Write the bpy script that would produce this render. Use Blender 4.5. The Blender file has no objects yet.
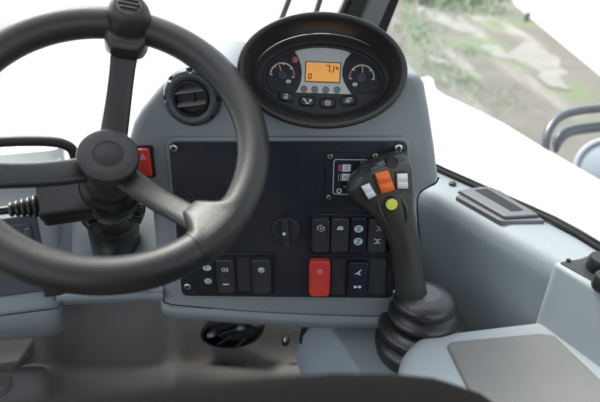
import bpy, bmesh, math, random
from mathutils import Vector, Matrix
random.seed(7)
R = math.radians
scene = bpy.context.scene
COL = scene.collection
sin, cos, pi = math.sin, math.cos, math.pi

# ------------------------------------------------------------------ camera frame
PITCH = R(30); FPX = 500.0; CZ = 2.55
CAM = Vector((0, 0, CZ))
cp, sp = cos(PITCH), sin(PITCH)
def ray(px, py):
    x = (px - 300) / FPX; u = (201 - py) / FPX
    return Vector((x, cp + u * sp, u * cp - sp))
def P(px, py, d): return CAM + ray(px, py) * d
def onz(px, py, z):
    r = ray(px, py); return CAM + r * ((z - CZ) / r.z)
# cab axes: the machine points 32 degrees to the left of the camera
RT = Vector((.848, .53, 0)); FW = Vector((-.53, .848, 0)); UP = Vector((0, 0, 1))
def cab(r, f, z): return Vector((RT.x * r + FW.x * f, RT.y * r + FW.y * f, CZ + z))

class Frame:
    def __init__(s, o, x, y, k=1.):
        s.k = k; s.o = Vector(o); s.x = Vector(x).normalized()
        s.n = s.x.cross(Vector(y)).normalized(); s.y = s.n.cross(s.x)
    def w(s, u, v, h=0): return s.o + (s.x * u + s.y * v + s.n * h) * s.k
    def px(s, a, b):
        r = ray(a, b); t = s.n.dot(s.o - CAM) / s.n.dot(r); q = CAM + r * t - s.o
        return (q.dot(s.x) / s.k, q.dot(s.y) / s.k)
    def sub(s, u, v, h=0, rot=0, tilt=0):
        x = s.x * cos(rot) + s.y * sin(rot); y = s.y * cos(rot) - s.x * sin(rot)
        y = y * cos(tilt) + s.n * sin(tilt)
        return Frame(s.w(u, v, h), x, y, s.k)
def facing(o, elev, az=0, k=1.):
    e, a = R(elev), R(az)
    n = Vector((cos(e) * sin(a), -cos(e) * cos(a), sin(e)))
    x = Vector((0, 0, 1)).cross(n).normalized()
    return Frame(o, x, n.cross(x), k)

# ------------------------------------------------------------------ materials
def mat(name, col, rough=.5, metal=0., var=.08, vscale=6., bump=0., bscale=400., spec=.5, coat=0., emit=0., rvar=.06, dust=0.):
    m = bpy.data.materials.new(name); m.use_nodes = True
    nt = m.node_tree; N = nt.nodes; L = nt.links
    b = N['Principled BSDF']
    tc = N.new('ShaderNodeTexCoord')
    nz = N.new('ShaderNodeTexNoise'); nz.inputs['Scale'].default_value = vscale; nz.inputs['Detail'].default_value = 6
    L.new(tc.outputs['Object'], nz.inputs['Vector'])
    mx = N.new('ShaderNodeMix'); mx.data_type = 'RGBA'
    c = Vector(col)
    mx.inputs[6].default_value = (*(c * (1 - var)), 1); mx.inputs[7].default_value = (*(c * (1 + var)), 1)
    L.new(nz.outputs[0], mx.inputs[0])
    out = mx.outputs[2]
    if dust > 0:
        n3 = N.new('ShaderNodeTexNoise'); n3.inputs['Scale'].default_value = 900; n3.inputs['Detail'].default_value = 2
        L.new(tc.outputs['Object'], n3.inputs['Vector'])
        rp = N.new('ShaderNodeMapRange'); rp.inputs[1].default_value = .66; rp.inputs[2].default_value = .8
        rp.inputs[3].default_value = 0; rp.inputs[4].default_value = dust
        L.new(n3.outputs[0], rp.inputs[0])
        m2 = N.new('ShaderNodeMix'); m2.data_type = 'RGBA'; m2.inputs[7].default_value = (.4, .39, .37, 1)
        L.new(rp.outputs[0], m2.inputs[0]); L.new(out, m2.inputs[6]); out = m2.outputs[2]
    L.new(out, b.inputs['Base Color'])
    mr = N.new('ShaderNodeMapRange'); mr.inputs[3].default_value = max(0, rough - rvar); mr.inputs[4].default_value = min(1, rough + rvar)
    n2 = N.new('ShaderNodeTexNoise'); n2.inputs['Scale'].default_value = vscale * 5; n2.inputs['Detail'].default_value = 5
    L.new(tc.outputs['Object'], n2.inputs['Vector']); L.new(n2.outputs[0], mr.inputs[0]); L.new(mr.outputs[0], b.inputs['Roughness'])
    b.inputs['Metallic'].default_value = metal
    b.inputs['Specular IOR Level'].default_value = spec
    b.inputs['Coat Weight'].default_value = coat
    if bump > 0:
        nb = N.new('ShaderNodeTexNoise'); nb.inputs['Scale'].default_value = bscale; nb.inputs['Detail'].default_value = 3
        L.new(tc.outputs['Object'], nb.inputs['Vector'])
        bp = N.new('ShaderNodeBump'); bp.inputs['Strength'].default_value = bump; bp.inputs['Distance'].default_value = .0006
        L.new(nb.outputs[0], bp.inputs['Height']); L.new(bp.outputs[0], b.inputs['Normal'])
    if emit > 0:
        L.new(out, b.inputs['Emission Color']); b.inputs['Emission Strength'].default_value = emit
    return m

M = dict(
    console=mat('console_plastic', (.236, .262, .269), .5, bump=.3, bscale=700, var=.06, dust=.06),
    side=mat('side_console_plastic', (.30, .342, .360), .55, bump=.28, bscale=700, var=.07, dust=.05),
    wheel=mat('wheel_rubber', (.023, .0215, .020), .41, bump=.5, bscale=600, var=.14, dust=.06, spec=.55, rvar=.1),
    hubcap=mat('hub_plastic', (.030, .029, .028), .42, bump=.4, bscale=500),
    hubdisc=mat('hub_badge_plastic', (.020, .017, .016), .5, bump=.3, bscale=400),
    hood=mat('hood_rubber', (.0145, .0142, .0138), .44, bump=.4, bscale=500, dust=.06, spec=.6),
    fascia=mat('fascia_gloss', (.024, .026, .034), .24, var=.3, vscale=9, dust=.12, rvar=.12, bump=.05, bscale=25),  # base colour lifted to stand for a soft reflected sheen
    bezel=mat('switch_bezel_plastic', (.009, .009, .011), .42, dust=.1, bump=.2),
    rocker=mat('rocker_plastic', (.036, .036, .039), .36, dust=.06, bump=.2),
    rockdark=mat('rocker_dark_plastic', (.012, .014, .024), .35, dust=.05),
    blank=mat('blank_plastic', (.026, .027, .030), .5, bump=.3),
    red=mat('red_plastic', (.66, .055, .042), .36, var=.08, dust=.12),
    orange=mat('orange_plastic', (.82, .16, .02), .4, var=.05),
    white=mat('white_key_plastic', (.72, .73, .70), .4, var=.03),
    yellow=mat('yellow_green_plastic', (.74, .72, .09), .4, var=.04),
    icon=mat('icon_print', (.72, .75, .77), .5, var=.05),
    icongreen=mat('pale_green_icon_print', (.50, .66, .64), .5, var=.05),
    iconred=mat('red_icon_print', (.60, .12, .14), .5, var=.05),
    iconpink=mat('pink_icon_print', (.66, .40, .38), .5, var=.05),
    iconblue=mat('blue_white_icon_print', (.70, .78, .95), .5, var=.03),
    black=mat('black_gloss_plastic', (.008, .007, .007), .3, bump=.1),
    blackmatte=mat('black_matte_plastic', (.008, .008, .008), .6),
    seal=mat('rubber_seal', (.012, .0115, .011), .6, bump=.3, spec=.3),
    grip=mat('grip_plastic', (.034, .034, .030), .32, bump=.35, bscale=600, dust=.05, spec=.7),
    gripdark=mat('grip_dark_plastic', (.014, .014, .014), .45, bump=.2),
    boot=mat('bellows_rubber', (.016, .0155, .015), .34, bump=.3, bscale=500, dust=.06, spec=.8),
    metal=mat('screw_steel', (.62, .60, .57), .3, metal=1.),
    silver=mat('silver_trim', (.58, .60, .58), .4, metal=.15, var=.06),
    dial=mat('dial_face', (.014, .016, .026), .3),
    dialcap=mat('dial_cap', (.045, .052, .066), .45),
    lcd=mat('amber_display', (.74, .33, .075), .45, var=.08, vscale=30, emit=.12),
    lcdink=mat('display_ink', (.16, .055, .01), .6),
    lens=mat('grey_lens', (.16, .21, .21), .3),
    lensred=mat('red_lens', (.55, .10, .12), .3),
    needle=mat('needle_orange', (.85, .30, .10), .5),
    pod=mat('cluster_plastic', (.026, .026, .027), .55, bump=.15),
    vent=mat('vent_plastic', (.050, .056, .064), .36, bump=.15),
    ventgrey=mat('vent_grille_plastic', (.135, .142, .146), .45, bump=.2),
    louver=mat('louver_plastic', (.26, .25, .24), .45),
    insert=mat('purple_grey_panel', (.048, .047, .058), .45, bump=.2),
    pad=mat('armrest_pad', (.165, .168, .164), .8, bump=.6, bscale=300, var=.12, vscale=14),
    foot=mat('footwell_lining', (.130, .124, .116), .85, bump=.5, bscale=160, var=.18, vscale=7),
    seat=mat('seat_cloth', (.0058, .0053, .0048), .95, bump=.8, bscale=500, var=.12, spec=.08),
    pillar=mat('pillar_trim', (.13, .135, .14), .5, bump=.2),
    pillardark=mat('pillar_dark', (.014, .0125, .012), .5),
    cabwhite=mat('cab_paint', (.55, .56, .56), .45),
    bodywhite=mat('white_body_paint', (.84, .84, .84), .35, var=.02, coat=.3),
    rail=mat('blue_grey_paint', (.032, .040, .050), .35, var=.06, coat=.3),
    railpale=mat('pale_blue_grey_paint', (.24, .275, .31), .4, var=.06),
    lamp=mat('lamp_shell', (.33, .345, .41), .4, var=.05),
    wiper=mat('wiper_metal', (.05, .05, .052), .45),
    wallwhite=mat('white_wall', (.82, .82, .80), .8, var=.04),
    post=mat('dark_post', (.05, .05, .045), .7),
    leaf=mat('weed_leaf', (.115, .205, .09), .7, var=.35, vscale=2),
)
def glass(film):
    m = bpy.data.materials.new('window_glass'); m.use_nodes = True
    nt = m.node_tree; N = nt.nodes; L = nt.links
    N.remove(N['Principled BSDF'])
    t = N.new('ShaderNodeBsdfTransparent'); t.inputs[0].default_value = (.97, .985, .975, 1)
    g = N.new('ShaderNodeBsdfGlossy'); g.inputs['Roughness'].default_value = .02
    f = N.new('ShaderNodeFresnel'); f.inputs[0].default_value = 1.25
    nz = N.new('ShaderNodeTexNoise'); nz.inputs['Scale'].default_value = 9
    tc = N.new('ShaderNodeTexCoord'); L.new(tc.outputs['Object'], nz.inputs['Vector'])
    bp = N.new('ShaderNodeBump'); bp.inputs['Strength'].default_value = .01; L.new(nz.outputs[0], bp.inputs['Height']); L.new(bp.outputs[0], g.inputs['Normal'])
    x = N.new('ShaderNodeMixShader')
    L.new(f.outputs[0], x.inputs[0]); L.new(t.outputs[0], x.inputs[1]); L.new(g.outputs[0], x.inputs[2])
    out = x.outputs[0]
    if film:                                        # dust on the pane scatters light
        tl = N.new('ShaderNodeBsdfTranslucent'); tl.inputs[0].default_value = (.8, .8, .76, 1)
        n2 = N.new('ShaderNodeTexNoise'); n2.inputs['Scale'].default_value = 5; n2.inputs['Detail'].default_value = 7; L.new(tc.outputs['Object'], n2.inputs['Vector'])
        mr = N.new('ShaderNodeMapRange'); mr.inputs[1].default_value = .3; mr.inputs[2].default_value = .7; mr.inputs[3].default_value = film * .5; mr.inputs[4].default_value = film * 1.6; L.new(n2.outputs[0], mr.inputs[0])
        y = N.new('ShaderNodeMixShader'); L.new(mr.outputs[0], y.inputs[0]); L.new(out, y.inputs[1]); L.new(tl.outputs[0], y.inputs[2]); out = y.outputs[0]
    L.new(out, N['Material Output'].inputs[0])
    return m
M['glass'] = glass(.0); M['dustyglass'] = glass(.022)

# ------------------------------------------------------------------ objects
WORLD = {}
def thing(name, label, cat, loc, group=None):
    o = bpy.data.objects.new(name, None); COL.objects.link(o)
    o.empty_display_size = .05
    o.location = loc; WORLD[o.name] = Vector(loc)
    o['label'] = label; o['category'] = cat
    if group: o['group'] = group
    return o

class MB:
    def __init__(s): s.v = []; s.f = []; s.m = []
    def add(s, verts, faces, m='', smooth=True):
        k = len(s.v); s.v += [Vector(q) for q in verts]
        if m not in s.m: s.m.append(m)
        i = s.m.index(m)
        s.f += [(tuple(a + k for a in f), i, smooth) for f in faces]
    def build(s, name, parent=None, label=None, cat=None, group=None, kind=None, auto=40, sub=0):
        lo = Vector([min(q[i] for q in s.v) for i in range(3)]); hi = Vector([max(q[i] for q in s.v) for i in range(3)])
        c = (lo + hi) / 2
        if parent is None: c.z = lo.z
        me = bpy.data.meshes.new(name)
        me.from_pydata([q - c for q in s.v], [], [f[0] for f in s.f])
        for k in s.m: me.materials.append(M[k])
        for p, f in zip(me.polygons, s.f): p.material_index = f[1]; p.use_smooth = f[2]
        bm = bmesh.new(); bm.from_mesh(me)
        bmesh.ops.recalc_face_normals(bm, faces=bm.faces)
        for e in bm.edges:
            if len(e.link_faces) == 2 and e.calc_face_angle(0) > R(auto): e.smooth = False
        bm.to_mesh(me); bm.free()
        o = bpy.data.objects.new(name, me); COL.objects.link(o)
        WORLD[o.name] = c
        o.location = c
        if parent is not None:
            o.parent = parent; o.location = c - WORLD[parent.name]
        if sub:
            md = o.modifiers.new('smooth', 'SUBSURF'); md.levels = sub; md.render_levels = sub
        if label: o['label'] = label
        if cat: o['category'] = cat
        if group: o['group'] = group
        if kind: o['kind'] = kind
        return o

def loft(mb, rings, m, closed=True, cap0=True, cap1=True, smooth=True):
    n = len(rings[0]); V = [q for r in rings for q in r]; F = []
    for i in range(len(rings) - 1):
        for j in range(n if closed else n - 1):
            k = (j + 1) % n
            F.append((i * n + j, i * n + k, (i + 1) * n + k, (i + 1) * n + j))
    mb.add(V, F, m, smooth)
    if cap0: mb.add(rings[0], [tuple(range(n))[::-1]], m, smooth)
    if cap1: mb.add(rings[-1], [tuple(range(n))], m, smooth)
def inset(pts, d):
    n = len(pts); out = []
    area = sum(pts[i][0] * pts[(i + 1) % n][1] - pts[(i + 1) % n][0] * pts[i][1] for i in range(n))
    sg = 1 if area > 0 else -1
    for i in range(n):
        a = Vector(pts[i - 1][:2]); b = Vector(pts[i][:2]); c = Vector(pts[(i + 1) % n][:2])
        e1 = (b - a); e2 = (c - b)
        if e1.length < 1e-9: e1 = e2
        if e2.length < 1e-9: e2 = e1
        e1 = e1.normalized(); e2 = e2.normalized()
        n1 = Vector((-e1.y, e1.x)) * sg; n2 = Vector((-e2.y, e2.x)) * sg
        q = n1 + n2
        q = q / max(.35, q.dot(n1)) if q.length > 1e-6 else n1
        out.append((b.x + q.x * d, b.y + q.y * d))
    return out
def prism(mb, fr, pts, h0, h1, bev=0., m='', seg=3, tilt=0., bot=0., smooth=True, capbottom=True):
    """outline extruded along the frame normal with a rounded upper edge"""
    rings = [[fr.w(x, y, h0) for x, y in (inset(pts, bot) if bot else pts)]]
    if bev > 0:
        for k in range(seg + 1):
            a = pi / 2 * k / seg
            q = inset(pts, bev * (1 - cos(a))) if k else pts
            rings.append([fr.w(x, y, h1 - bev + bev * sin(a) + tilt * y) for x, y in q])
    else:
        rings.append([fr.w(x, y, h1 + tilt * y) for x, y in pts])
    loft(mb, rings, m, cap0=capbottom, smooth=smooth)
def rpoly(pts, r, seg=5):
    out = []; n = len(pts)
    rr = r if isinstance(r, (list, tuple)) else [r] * n
    for i in range(n):
        a = Vector(pts[i - 1]); b = Vector(pts[i]); c = Vector(pts[(i + 1) % n])
        if rr[i] <= 0: out.append(tuple(b)); continue
        d1 = (a - b); d2 = (c - b)
        p = b + d1.normalized() * min(rr[i], d1.length * .45); q = b + d2.normalized() * min(rr[i], d2.length * .45)
        for k in range(seg + 1):
            t = k / seg; z = p * (1 - t) ** 2 + b * 2 * t * (1 - t) + q * t * t
            out.append((z.x, z.y))
    return out
def rrect(w, h, r, cx=0, cy=0, seg=5):
    return rpoly([(cx - w / 2, cy - h / 2), (cx + w / 2, cy - h / 2), (cx + w / 2, cy + h / 2), (cx - w / 2, cy + h / 2)], r, seg)
def ell(rx, ry, n=32, cx=0, cy=0, a0=0):
    return [(cx + rx * cos(2 * pi * k / n + a0), cy + ry * sin(2 * pi * k / n + a0)) for k in range(n)]
def lathe(mb, fr, prof, m, n=48, u=0, v=0, cap0=True, cap1=True, smooth=True, mod=None):
    rings = []
    for r, h in prof:
        rings.append([fr.w(u + r * (mod(2 * pi * k / n, r, h) if mod else 1) * cos(2 * pi * k / n), v + r * (mod(2 * pi * k / n, r, h) if mod else 1) * sin(2 * pi * k / n), h) for k in range(n)])
    loft(mb, rings, m, cap0=cap0, cap1=cap1, smooth=smooth)
def cr(pts, n=8, closed=False):
    """Catmull-Rom through points of any dimension (tuples)"""
    out = []; K = len(pts)
    segs = K if closed else K - 1
    for i in range(segs):
        g = lambda j: pts[j % K] if closed else pts[min(max(j, 0), K - 1)]
        p0, p1, p2, p3 = g(i - 1), g(i), g(i + 1), g(i + 2)
        for k in range(n):
            t = k / n
            out.append(tuple(.5 * (2 * b + (c - a) * t + (2 * a - 5 * b + 4 * c - d) * t * t + (3 * b - a - 3 * c + d) * t ** 3) for a, b, c, d in zip(p0, p1, p2, p3)))
    if not closed: out.append(tuple(pts[-1]))
    return out
def tube(mb, path, r, m, n=16, closed=False, caps=True):
    path = [Vector(p) for p in path]; K = len(path); rings = []
    t0 = (path[1] - path[0]).normalized()
    ref = t0.orthogonal().normalized()
    for i in range(K):
        if closed: t = (path[(i + 1) % K] - path[i - 1]).normalized()
        else: t = (path[min(i + 1, K - 1)] - path[max(i - 1, 0)]).normalized()
        ref = (ref - t * ref.dot(t)).normalized(); b = t.cross(ref)
        rr = r[i] if isinstance(r, (list, tuple)) else r
        rings.append([path[i] + (ref * cos(2 * pi * k / n) + b * sin(2 * pi * k / n)) * rr for k in range(n)])
    if closed: rings.append(rings[0])
    loft(mb, rings, m, cap0=caps and not closed, cap1=caps and not closed)
def line(mb, fr, pts, w, h, m, closed=False):
    """flat printed stroke lying h above a frame"""
    n = len(pts); L = []; Rr = []
    for i in range(n):
        a = Vector(pts[i - 1] if (closed or i > 0) else pts[i]); c = Vector(pts[(i + 1) % n] if (closed or i < n - 1) else pts[i])
        t = (c - a).normalized() if (c - a).length > 0 else Vector((1, 0))
        q = Vector((-t.y, t.x)) * w / 2; b = Vector(pts[i])
        L.append(fr.w(b.x + q.x, b.y + q.y, h)); Rr.append(fr.w(b.x - q.x, b.y - q.y, h))
    F = [(i, (i + 1) % n, n + (i + 1) % n, n + i) for i in range(n if closed else n - 1)]
    mb.add(L + Rr, F, m, False)
def fill(mb, fr, pts, h, m): mb.add([fr.w(x, y, h) for x, y in pts], [tuple(range(len(pts)))], m, False)
def arc(cx, cy, r, a0, a1, n=14, ry=None):
    return [(cx + r * cos(R(a0 + (a1 - a0) * k / n)), cy + (ry or r) * sin(R(a0 + (a1 - a0) * k / n))) for k in range(n + 1)]
def box(mb, pts4_bottom, pts4_top, m, smooth=False): loft(mb, [pts4_bottom, pts4_top], m, smooth=smooth)
def slab(mb, r0, r1, f0, f1, z0, z1, m):
    loft(mb, [[cab(r0, f0, z), cab(r1, f0, z), cab(r1, f1, z), cab(r0, f1, z)] for z in (z0, z1)], m, smooth=False)
def screw(parent, fr, u, v, r=.0055, h=0., name='screw'):
    mb = MB()
    lathe(mb, fr, [(r * 1.25, h), (r * 1.25, h + .0012), (r * 1.02, h + .0016)], 'blackmatte', 20, u, v, cap0=False)
    lathe(mb, fr, [(r, h + .0012), (r, h + .0034), (r * .8, h + .0042), (r * .5, h + .0042), (r * .45, h + .0022)], 'metal', 20, u, v, cap0=False, cap1=False)
    lathe(mb, fr, [(r * .46, h + .0024), (.0001, h + .0022)], 'blackmatte', 6, u, v, cap0=False, smooth=False)
    return mb.build(name, parent)

# ================================================================== DASHBOARD
FP = facing(P(288, 217, .725), 8)               # plane of the switch panel
dash = thing('dashboard', 'blue grey dashboard moulding with black switch panel, round vent and oval instrument pod', 'dashboard', FP.w(0, -.16, -.08))
def fpx(*pts): return [FP.px(a, b) for a, b in pts]

# -- main moulding
arcpod = [(322 + 78 * cos(R(a)), 73 - 50 * sin(R(a))) for a in range(192, 350, 12)]
sh_l = [(178, 318), (165, 313), (158, 301), (155, 282), (153, 240), (150, 205), (140, 182), (127, 160), (126, 143), (131, 124), (139, 110), (149, 98), (159, 86), (171, 76), (188, 67), (206, 62), (222, 62), (238, 69)]
sh_r = [(421, 76), (426, 84), (431, 112), (436, 146), (440, 179), (437, 185.5), (430, 189.5), (422.5, 194), (419, 201), (418.5, 212), (421, 250), (427, 300), (430, 326)]
outline = [FP.px(*q) for q in sh_l] + [FP.px(*q) for q in arcpod] + [FP.px(402, 77), FP.px(409, 73)] + [FP.px(*q) for q in sh_r]
mb = MB()
o0 = outline
rings = []
B = .013
rings.append([FP.w(x, y, -.20) for x, y in inset(o0, -.012)])
for k in range(7):
    a = pi / 2 * k / 6
    rings.append([FP.w(x, y, -.002 - B + B * sin(a)) for x, y in inset(o0, B * (1 - cos(a)))])
loft(mb, rings, 'console', cap0=True)
mb.build('moulding', dash, auto=50)
mb = MB()
seam = fpx((157, 287), (160, 297), (164, 303), (172, 305.5), (205, 308.5), (240, 311.5), (280, 314.5), (320, 317), (360, 318.5), (425, 319.5))
line(mb, FP, seam, .0022, -.0017, 'blackmatte')
mb.build('seam', dash)

mb = MB(); tube(mb, [FP.w(*FP.px(*q), -.012) for q in cr([(441, 180), (437.5, 186), (430, 190), (423, 194.5), (419.5, 201), (419, 212), (421, 235), (423, 262)], 5)], .0014, 'blackmatte', 8); mb.build('seam', dash)
# -- black fascia with a stepped light border
fas = rpoly(fpx((182, 294.5), (393, 297), (408, 139), (169, 139.5)), .012)
mb = MB()
rim = inset(fas, -.004)
prism(mb, FP, rim, -.004, .0042, .002, 'console')
mb.build('fascia_border', dash)
mb = MB()
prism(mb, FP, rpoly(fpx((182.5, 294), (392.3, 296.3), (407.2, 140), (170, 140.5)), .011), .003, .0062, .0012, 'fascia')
line(mb, FP, fpx((174.8, 197), (402, 197.6)), .0008, .0063, 'bezel'); line(mb, FP, fpx((174.8, 197.7), (402, 198.3)), .0005, .0063, 'rocker')
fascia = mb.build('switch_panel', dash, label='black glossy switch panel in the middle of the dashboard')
for q in ((175.3, 146.5), (397.5, 146), (188.8, 283.5), (395, 289.3)):
    screw(fascia, FP, *FP.px(*q), r=.0052, h=.0062)
mb = MB()                                        # tiny print above the switch bank
for x in range(6):
    u, v = FP.px(345 + x * 2.2, 207.3); fill(mb, FP, [(u, v), (u + .0016, v), (u + .0016, v + .0016), (u, v + .0016)], .0064, 'rocker')
mb.build('print', fascia)

# -- switch banks
HS = .0062
def bezel(q, nm='switch_bezel'):
    mb = MB(); pts = rpoly(fpx(*q), .004)
    prism(mb, FP, pts, HS - .001, HS + .0028, .0018, 'bezel')
    return mb.build(nm, dash)
def cellframe(x0, y0, x1, y1):
    a = FP.px(x0, y1); b = FP.px(x1, y1); c = FP.px(x1, y0); d = FP.px(x0, y0)
    u = (a[0] + b[0] + c[0] + d[0]) / 4; v = (a[1] + b[1] + c[1] + d[1]) / 4
    return u, v, (b[0] - a[0] + c[0] - d[0]) / 2, (d[1] - a[1] + c[1] - b[1]) / 2
HB = HS + .0028
def rocker(cell, icons, mname='rocker', tilt=.06, H=.007, label=None, name='rocker_switch'):
    u, v, w, h = cellframe(*cell)
    fr = FP.sub(u, v, HB)
    mb = MB()
    # rocker with two slightly different slopes either side of its middle
    N = 9; rings = []
    base = rrect(w, h, w * .26)
    def hh(y, k): return H + tilt * y + .0018 * (abs(y) / (h / 2)) ** 2 - k
    rings.append([fr.w(x, y, -.001) for x, y in base])
    for k in range(5):
        a = pi / 2 * k / 4; q = inset(base, .0022 * (1 - cos(a)))
        rings.append([fr.w(x, y, hh(y, .0022 * (1 - sin(a)))) for x, y in q])
    loft(mb, rings, mname, cap0=False, cap1=False)
    q = inset(base, .0022)
    # crown surface in strips so that the curvature reads
    ys = sorted(set(round(y, 6) for x, y in q)); top = max(ys); bot = min(ys)
    def halfw(y):
        xs = []
        for i in range(len(q)):
            (x1, y1), (x2, y2) = q[i - 1], q[i]
            if (y1 - y) * (y2 - y) <= 0 and abs(y1 - y2) > 1e-9: xs.append(x1 + (x2 - x1) * (y - y1) / (y2 - y1))
        return (min(xs), max(xs)) if xs else (0, 0)
    rows = []
    lev = sorted(ys + [bot + (top - bot) * t / 8 for t in range(1, 8)])
    for y in lev:
        x0, x1 = halfw(y)
        rows.append([fr.w(x0 + (x1 - x0) * t / 4, y, hh(y, 0)) for t in range(5)])
    loft(mb, rows, mname, closed=False, cap0=False, cap1=False)
    o = mb.build(name, dash, label=label)
    if icons:
        for fn, cy, s, mm in icons:
            mi = MB(); y = cy * h / 2
            # the print follows the slope of the cap
            sl = math.atan(tilt + .0036 * y / (h / 2) ** 2 )
            f2 = Frame(fr.w(0, y, hh(y, 0) + .00035), fr.x, fr.y * cos(sl) + fr.n * sin(sl))
            fn(mi, f2, s, mm); mi.build('icon', o)
    return o
W = .0011
# icon drawings, unit s = half size in metres
def ic_blob(mb, f, s, m):
    fill(mb, f, ell(s * 1.15, s * .85, 20), 0, m)
    line(mb, f, arc(0, 0, s * .45, 0, 300, 10), W * .8, .0003, 'rockdark')
    line(mb, f, [(-s * .8, 0), (-s * .3, 0)], W * .7, .0003, 'rockdark')
def ic_p(mb, f, s, m):
    fill(mb, f, ell(s, s * .85, 20), 0, m); line(mb, f, ell(s * .62, s * .5, 16), W * .8, .0003, 'rockdark', True)
    line(mb, f, [(0, -s * .3), (0, s * .3)], W, .0003, 'rockdark')
def ic_lamp(mb, f, s, m):
    line(mb, f, [(-.15 * s, -.8 * s), (-.15 * s, .8 * s)] + arc(-.2 * s, 0, .8 * s, 90, 270, 8, .8 * s), W, 0, m, True)
    for k in (-.55, 0, .55): line(mb, f, [(.25 * s, k * s + .15 * s), (1.1 * s, k * s - .15 * s)], W * .9, 0, m)
    line(mb, f, [(.65 * s, .8 * s), (.55 * s, .2 * s), (.75 * s, -.2 * s), (.65 * s, -.8 * s)], W * .8, 0, m)
def ic_dash(mb, f, s, m): fill(mb, f, rrect(2 * s, .45 * s, .2 * s), 0, m)
def ic_gear(mb, f, s, m):
    pts = []
    for k in range(32):
        r = s * (1.0 if (k // 2) % 2 else .8); pts.append((r * cos(2 * pi * k / 32), r * sin(2 * pi * k / 32)))
    fill(mb, f, pts, 0, m); line(mb, f, arc(0, 0, s * .45, 130, 420, 12), W, .0003, 'rocker')
def ic_arrowcircle(mb, f, s, m):
    line(mb, f, arc(0, 0, s, 70, 220, 12), W, 0, m); line(mb, f, arc(0, 0, s, 250, 400, 12), W, 0, m)
    line(mb, f, [(-.4 * s, -.2 * s), (.1 * s, .1 * s), (-.1 * s, -.3 * s), (.4 * s, .3 * s)], W, 0, m)
    fill(mb, f, [(.1 * s, 1.2 * s), (.55 * s, .8 * s), (.1 * s, .6 * s)], 0, m)
def ic_lampblob(mb, f, s, m):
    fill(mb, f, [(-1.1 * s, -.5 * s), (-.9 * s, .1 * s), (-.3 * s, .8 * s), (.5 * s, .8 * s), (1 * s, .3 * s), (1 * s, -.5 * s), (.2 * s, -.7 * s)], 0, m)
    line(mb, f, arc(.3 * s, 0, .4 * s, 0, 270, 10), W * .7, .0003, 'rocker')
def ic_disc_h(mb, f, s, m):
    fill(mb, f, ell(s, s * .88, 24), 0, m)
    line(mb, f, [(-.55 * s, .35 * s), (.55 * s, .35 * s)], W, .0003, 'rockdark'); line(mb, f, [(-.55 * s, -.35 * s), (.55 * s, -.35 * s)], W, .0003, 'rockdark')
    line(mb, f, [(0, -.35 * s), (0, .35 * s)], W, .0003, 'rockdark')
def ic_disc_z(mb, f, s, m):
    fill(mb, f, ell(s, s * .88, 24), 0, m)
    line(mb, f, [(-.5 * s, .4 * s), (.55 * s, .4 * s)], W, .0003, 'rockdark'); line(mb, f, [(-.5 * s, -.4 * s), (.55 * s, -.4 * s)], W, .0003, 'rockdark')
    line(mb, f, [(.4 * s, .35 * s), (-.35 * s, -.35 * s)], W, .0003, 'rockdark')
def ic_swing(mb, f, s, m):
    line(mb, f, [(-.6 * s, .9 * s), (0, .6 * s), (.35 * s, 0), (-.5 * s, -.7 * s)], W * 1.2, 0, m); line(mb, f, [(.35 * s, 0), (.9 * s, -.7 * s)], W * 1.2, 0, m)
def ic_axle(mb, f, s, m):
    line(mb, f, [(-.9 * s, .8 * s), (-.5 * s, .55 * s), (.5 * s, .55 * s), (.9 * s, .8 * s)], W, 0, m); line(mb, f, [(0, .55 * s), (0, -.55 * s)], W, 0, m)
    line(mb, f, [(-.9 * s, -.8 * s), (-.5 * s, -.55 * s), (.5 * s, -.55 * s), (.9 * s, -.8 * s)], W, 0, m); line(mb, f, [(-.35 * s, .2 * s), (.35 * s, -.2 * s)], W, 0, m)
def ic_lock(mb, f, s, m):
    line(mb, f, ell(.75 * s, .95 * s, 16, 0, .1 * s), W * .9, 0, m, True); line(mb, f, [(-.8 * s, -.9 * s), (.8 * s, -.9 * s)], W * .9, 0, m)
    line(mb, f, ell(.3 * s, .4 * s, 12, 0, .1 * s), W * .9, 0, m, True)
def ic_shovel(mb, f, s, m):
    fill(mb, f, [(.95 * s, 1.1 * s), (.55 * s, .95 * s), (-.3 * s, -.05 * s), (-1 * s, -.35 * s), (-.9 * s, -.6 * s), (0, -.5 * s), (.3 * s, -.1 * s)], 0, m)
    fill(mb, f, [(-.1 * s, -.55 * s), (.75 * s, -1.05 * s), (.55 * s, -.2 * s), (.3 * s, -.45 * s)], 0, m)
def ic_beam(mb, f, s, m):
    fill(mb, f, ell(.42 * s, .5 * s, 14, -.65 * s, 0), 0, m); fill(mb, f, ell(.42 * s, .5 * s, 14, .65 * s, 0), 0, m)
    line(mb, f, [(-.5 * s, 0), (.5 * s, 0)], W * 1.3, 0, m)

bezel(((198, 291.5), (274.5, 292), (275, 250.5), (199, 250)))
bezel(((309.5, 252), (386, 252.5), (388.5, 211.5), (311.5, 211)))
bezel(((307.5, 293.5), (386.5, 294), (387.6, 255), (308.5, 254.5)))
def cell_plate(cell, name, mname='blank', label=None, icons=None):
    u, v, w, h = cellframe(*cell); fr = FP.sub(u, v, HB); mb = MB()
    prism(mb, fr, rrect(w, h, .0015), -.001, .0008, .0005, mname)
    o = mb.build(name, dash, label=label)
    if icons:
        for fn, cy, s, mm in icons:
            mi = MB(); fn(mi, fr.sub(0, cy * h / 2, .0012), s, mm); mi.build('icon', o)
    return o
cell_plate((201, 255, 216.5, 287.5), 'indicator_plate', 'bezel', 'dark indicator plate with two round white symbols', [(ic_blob, .42, .0056, 'icon'), (ic_p, -.38, .0056, 'icon')])
rocker((218, 254, 236, 288), [(ic_lamp, .42, .0045, 'icon'), (ic_dash, -.45, .0048, 'icon')], label='dark rocker switch with a fog lamp symbol and a white dash')
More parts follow.
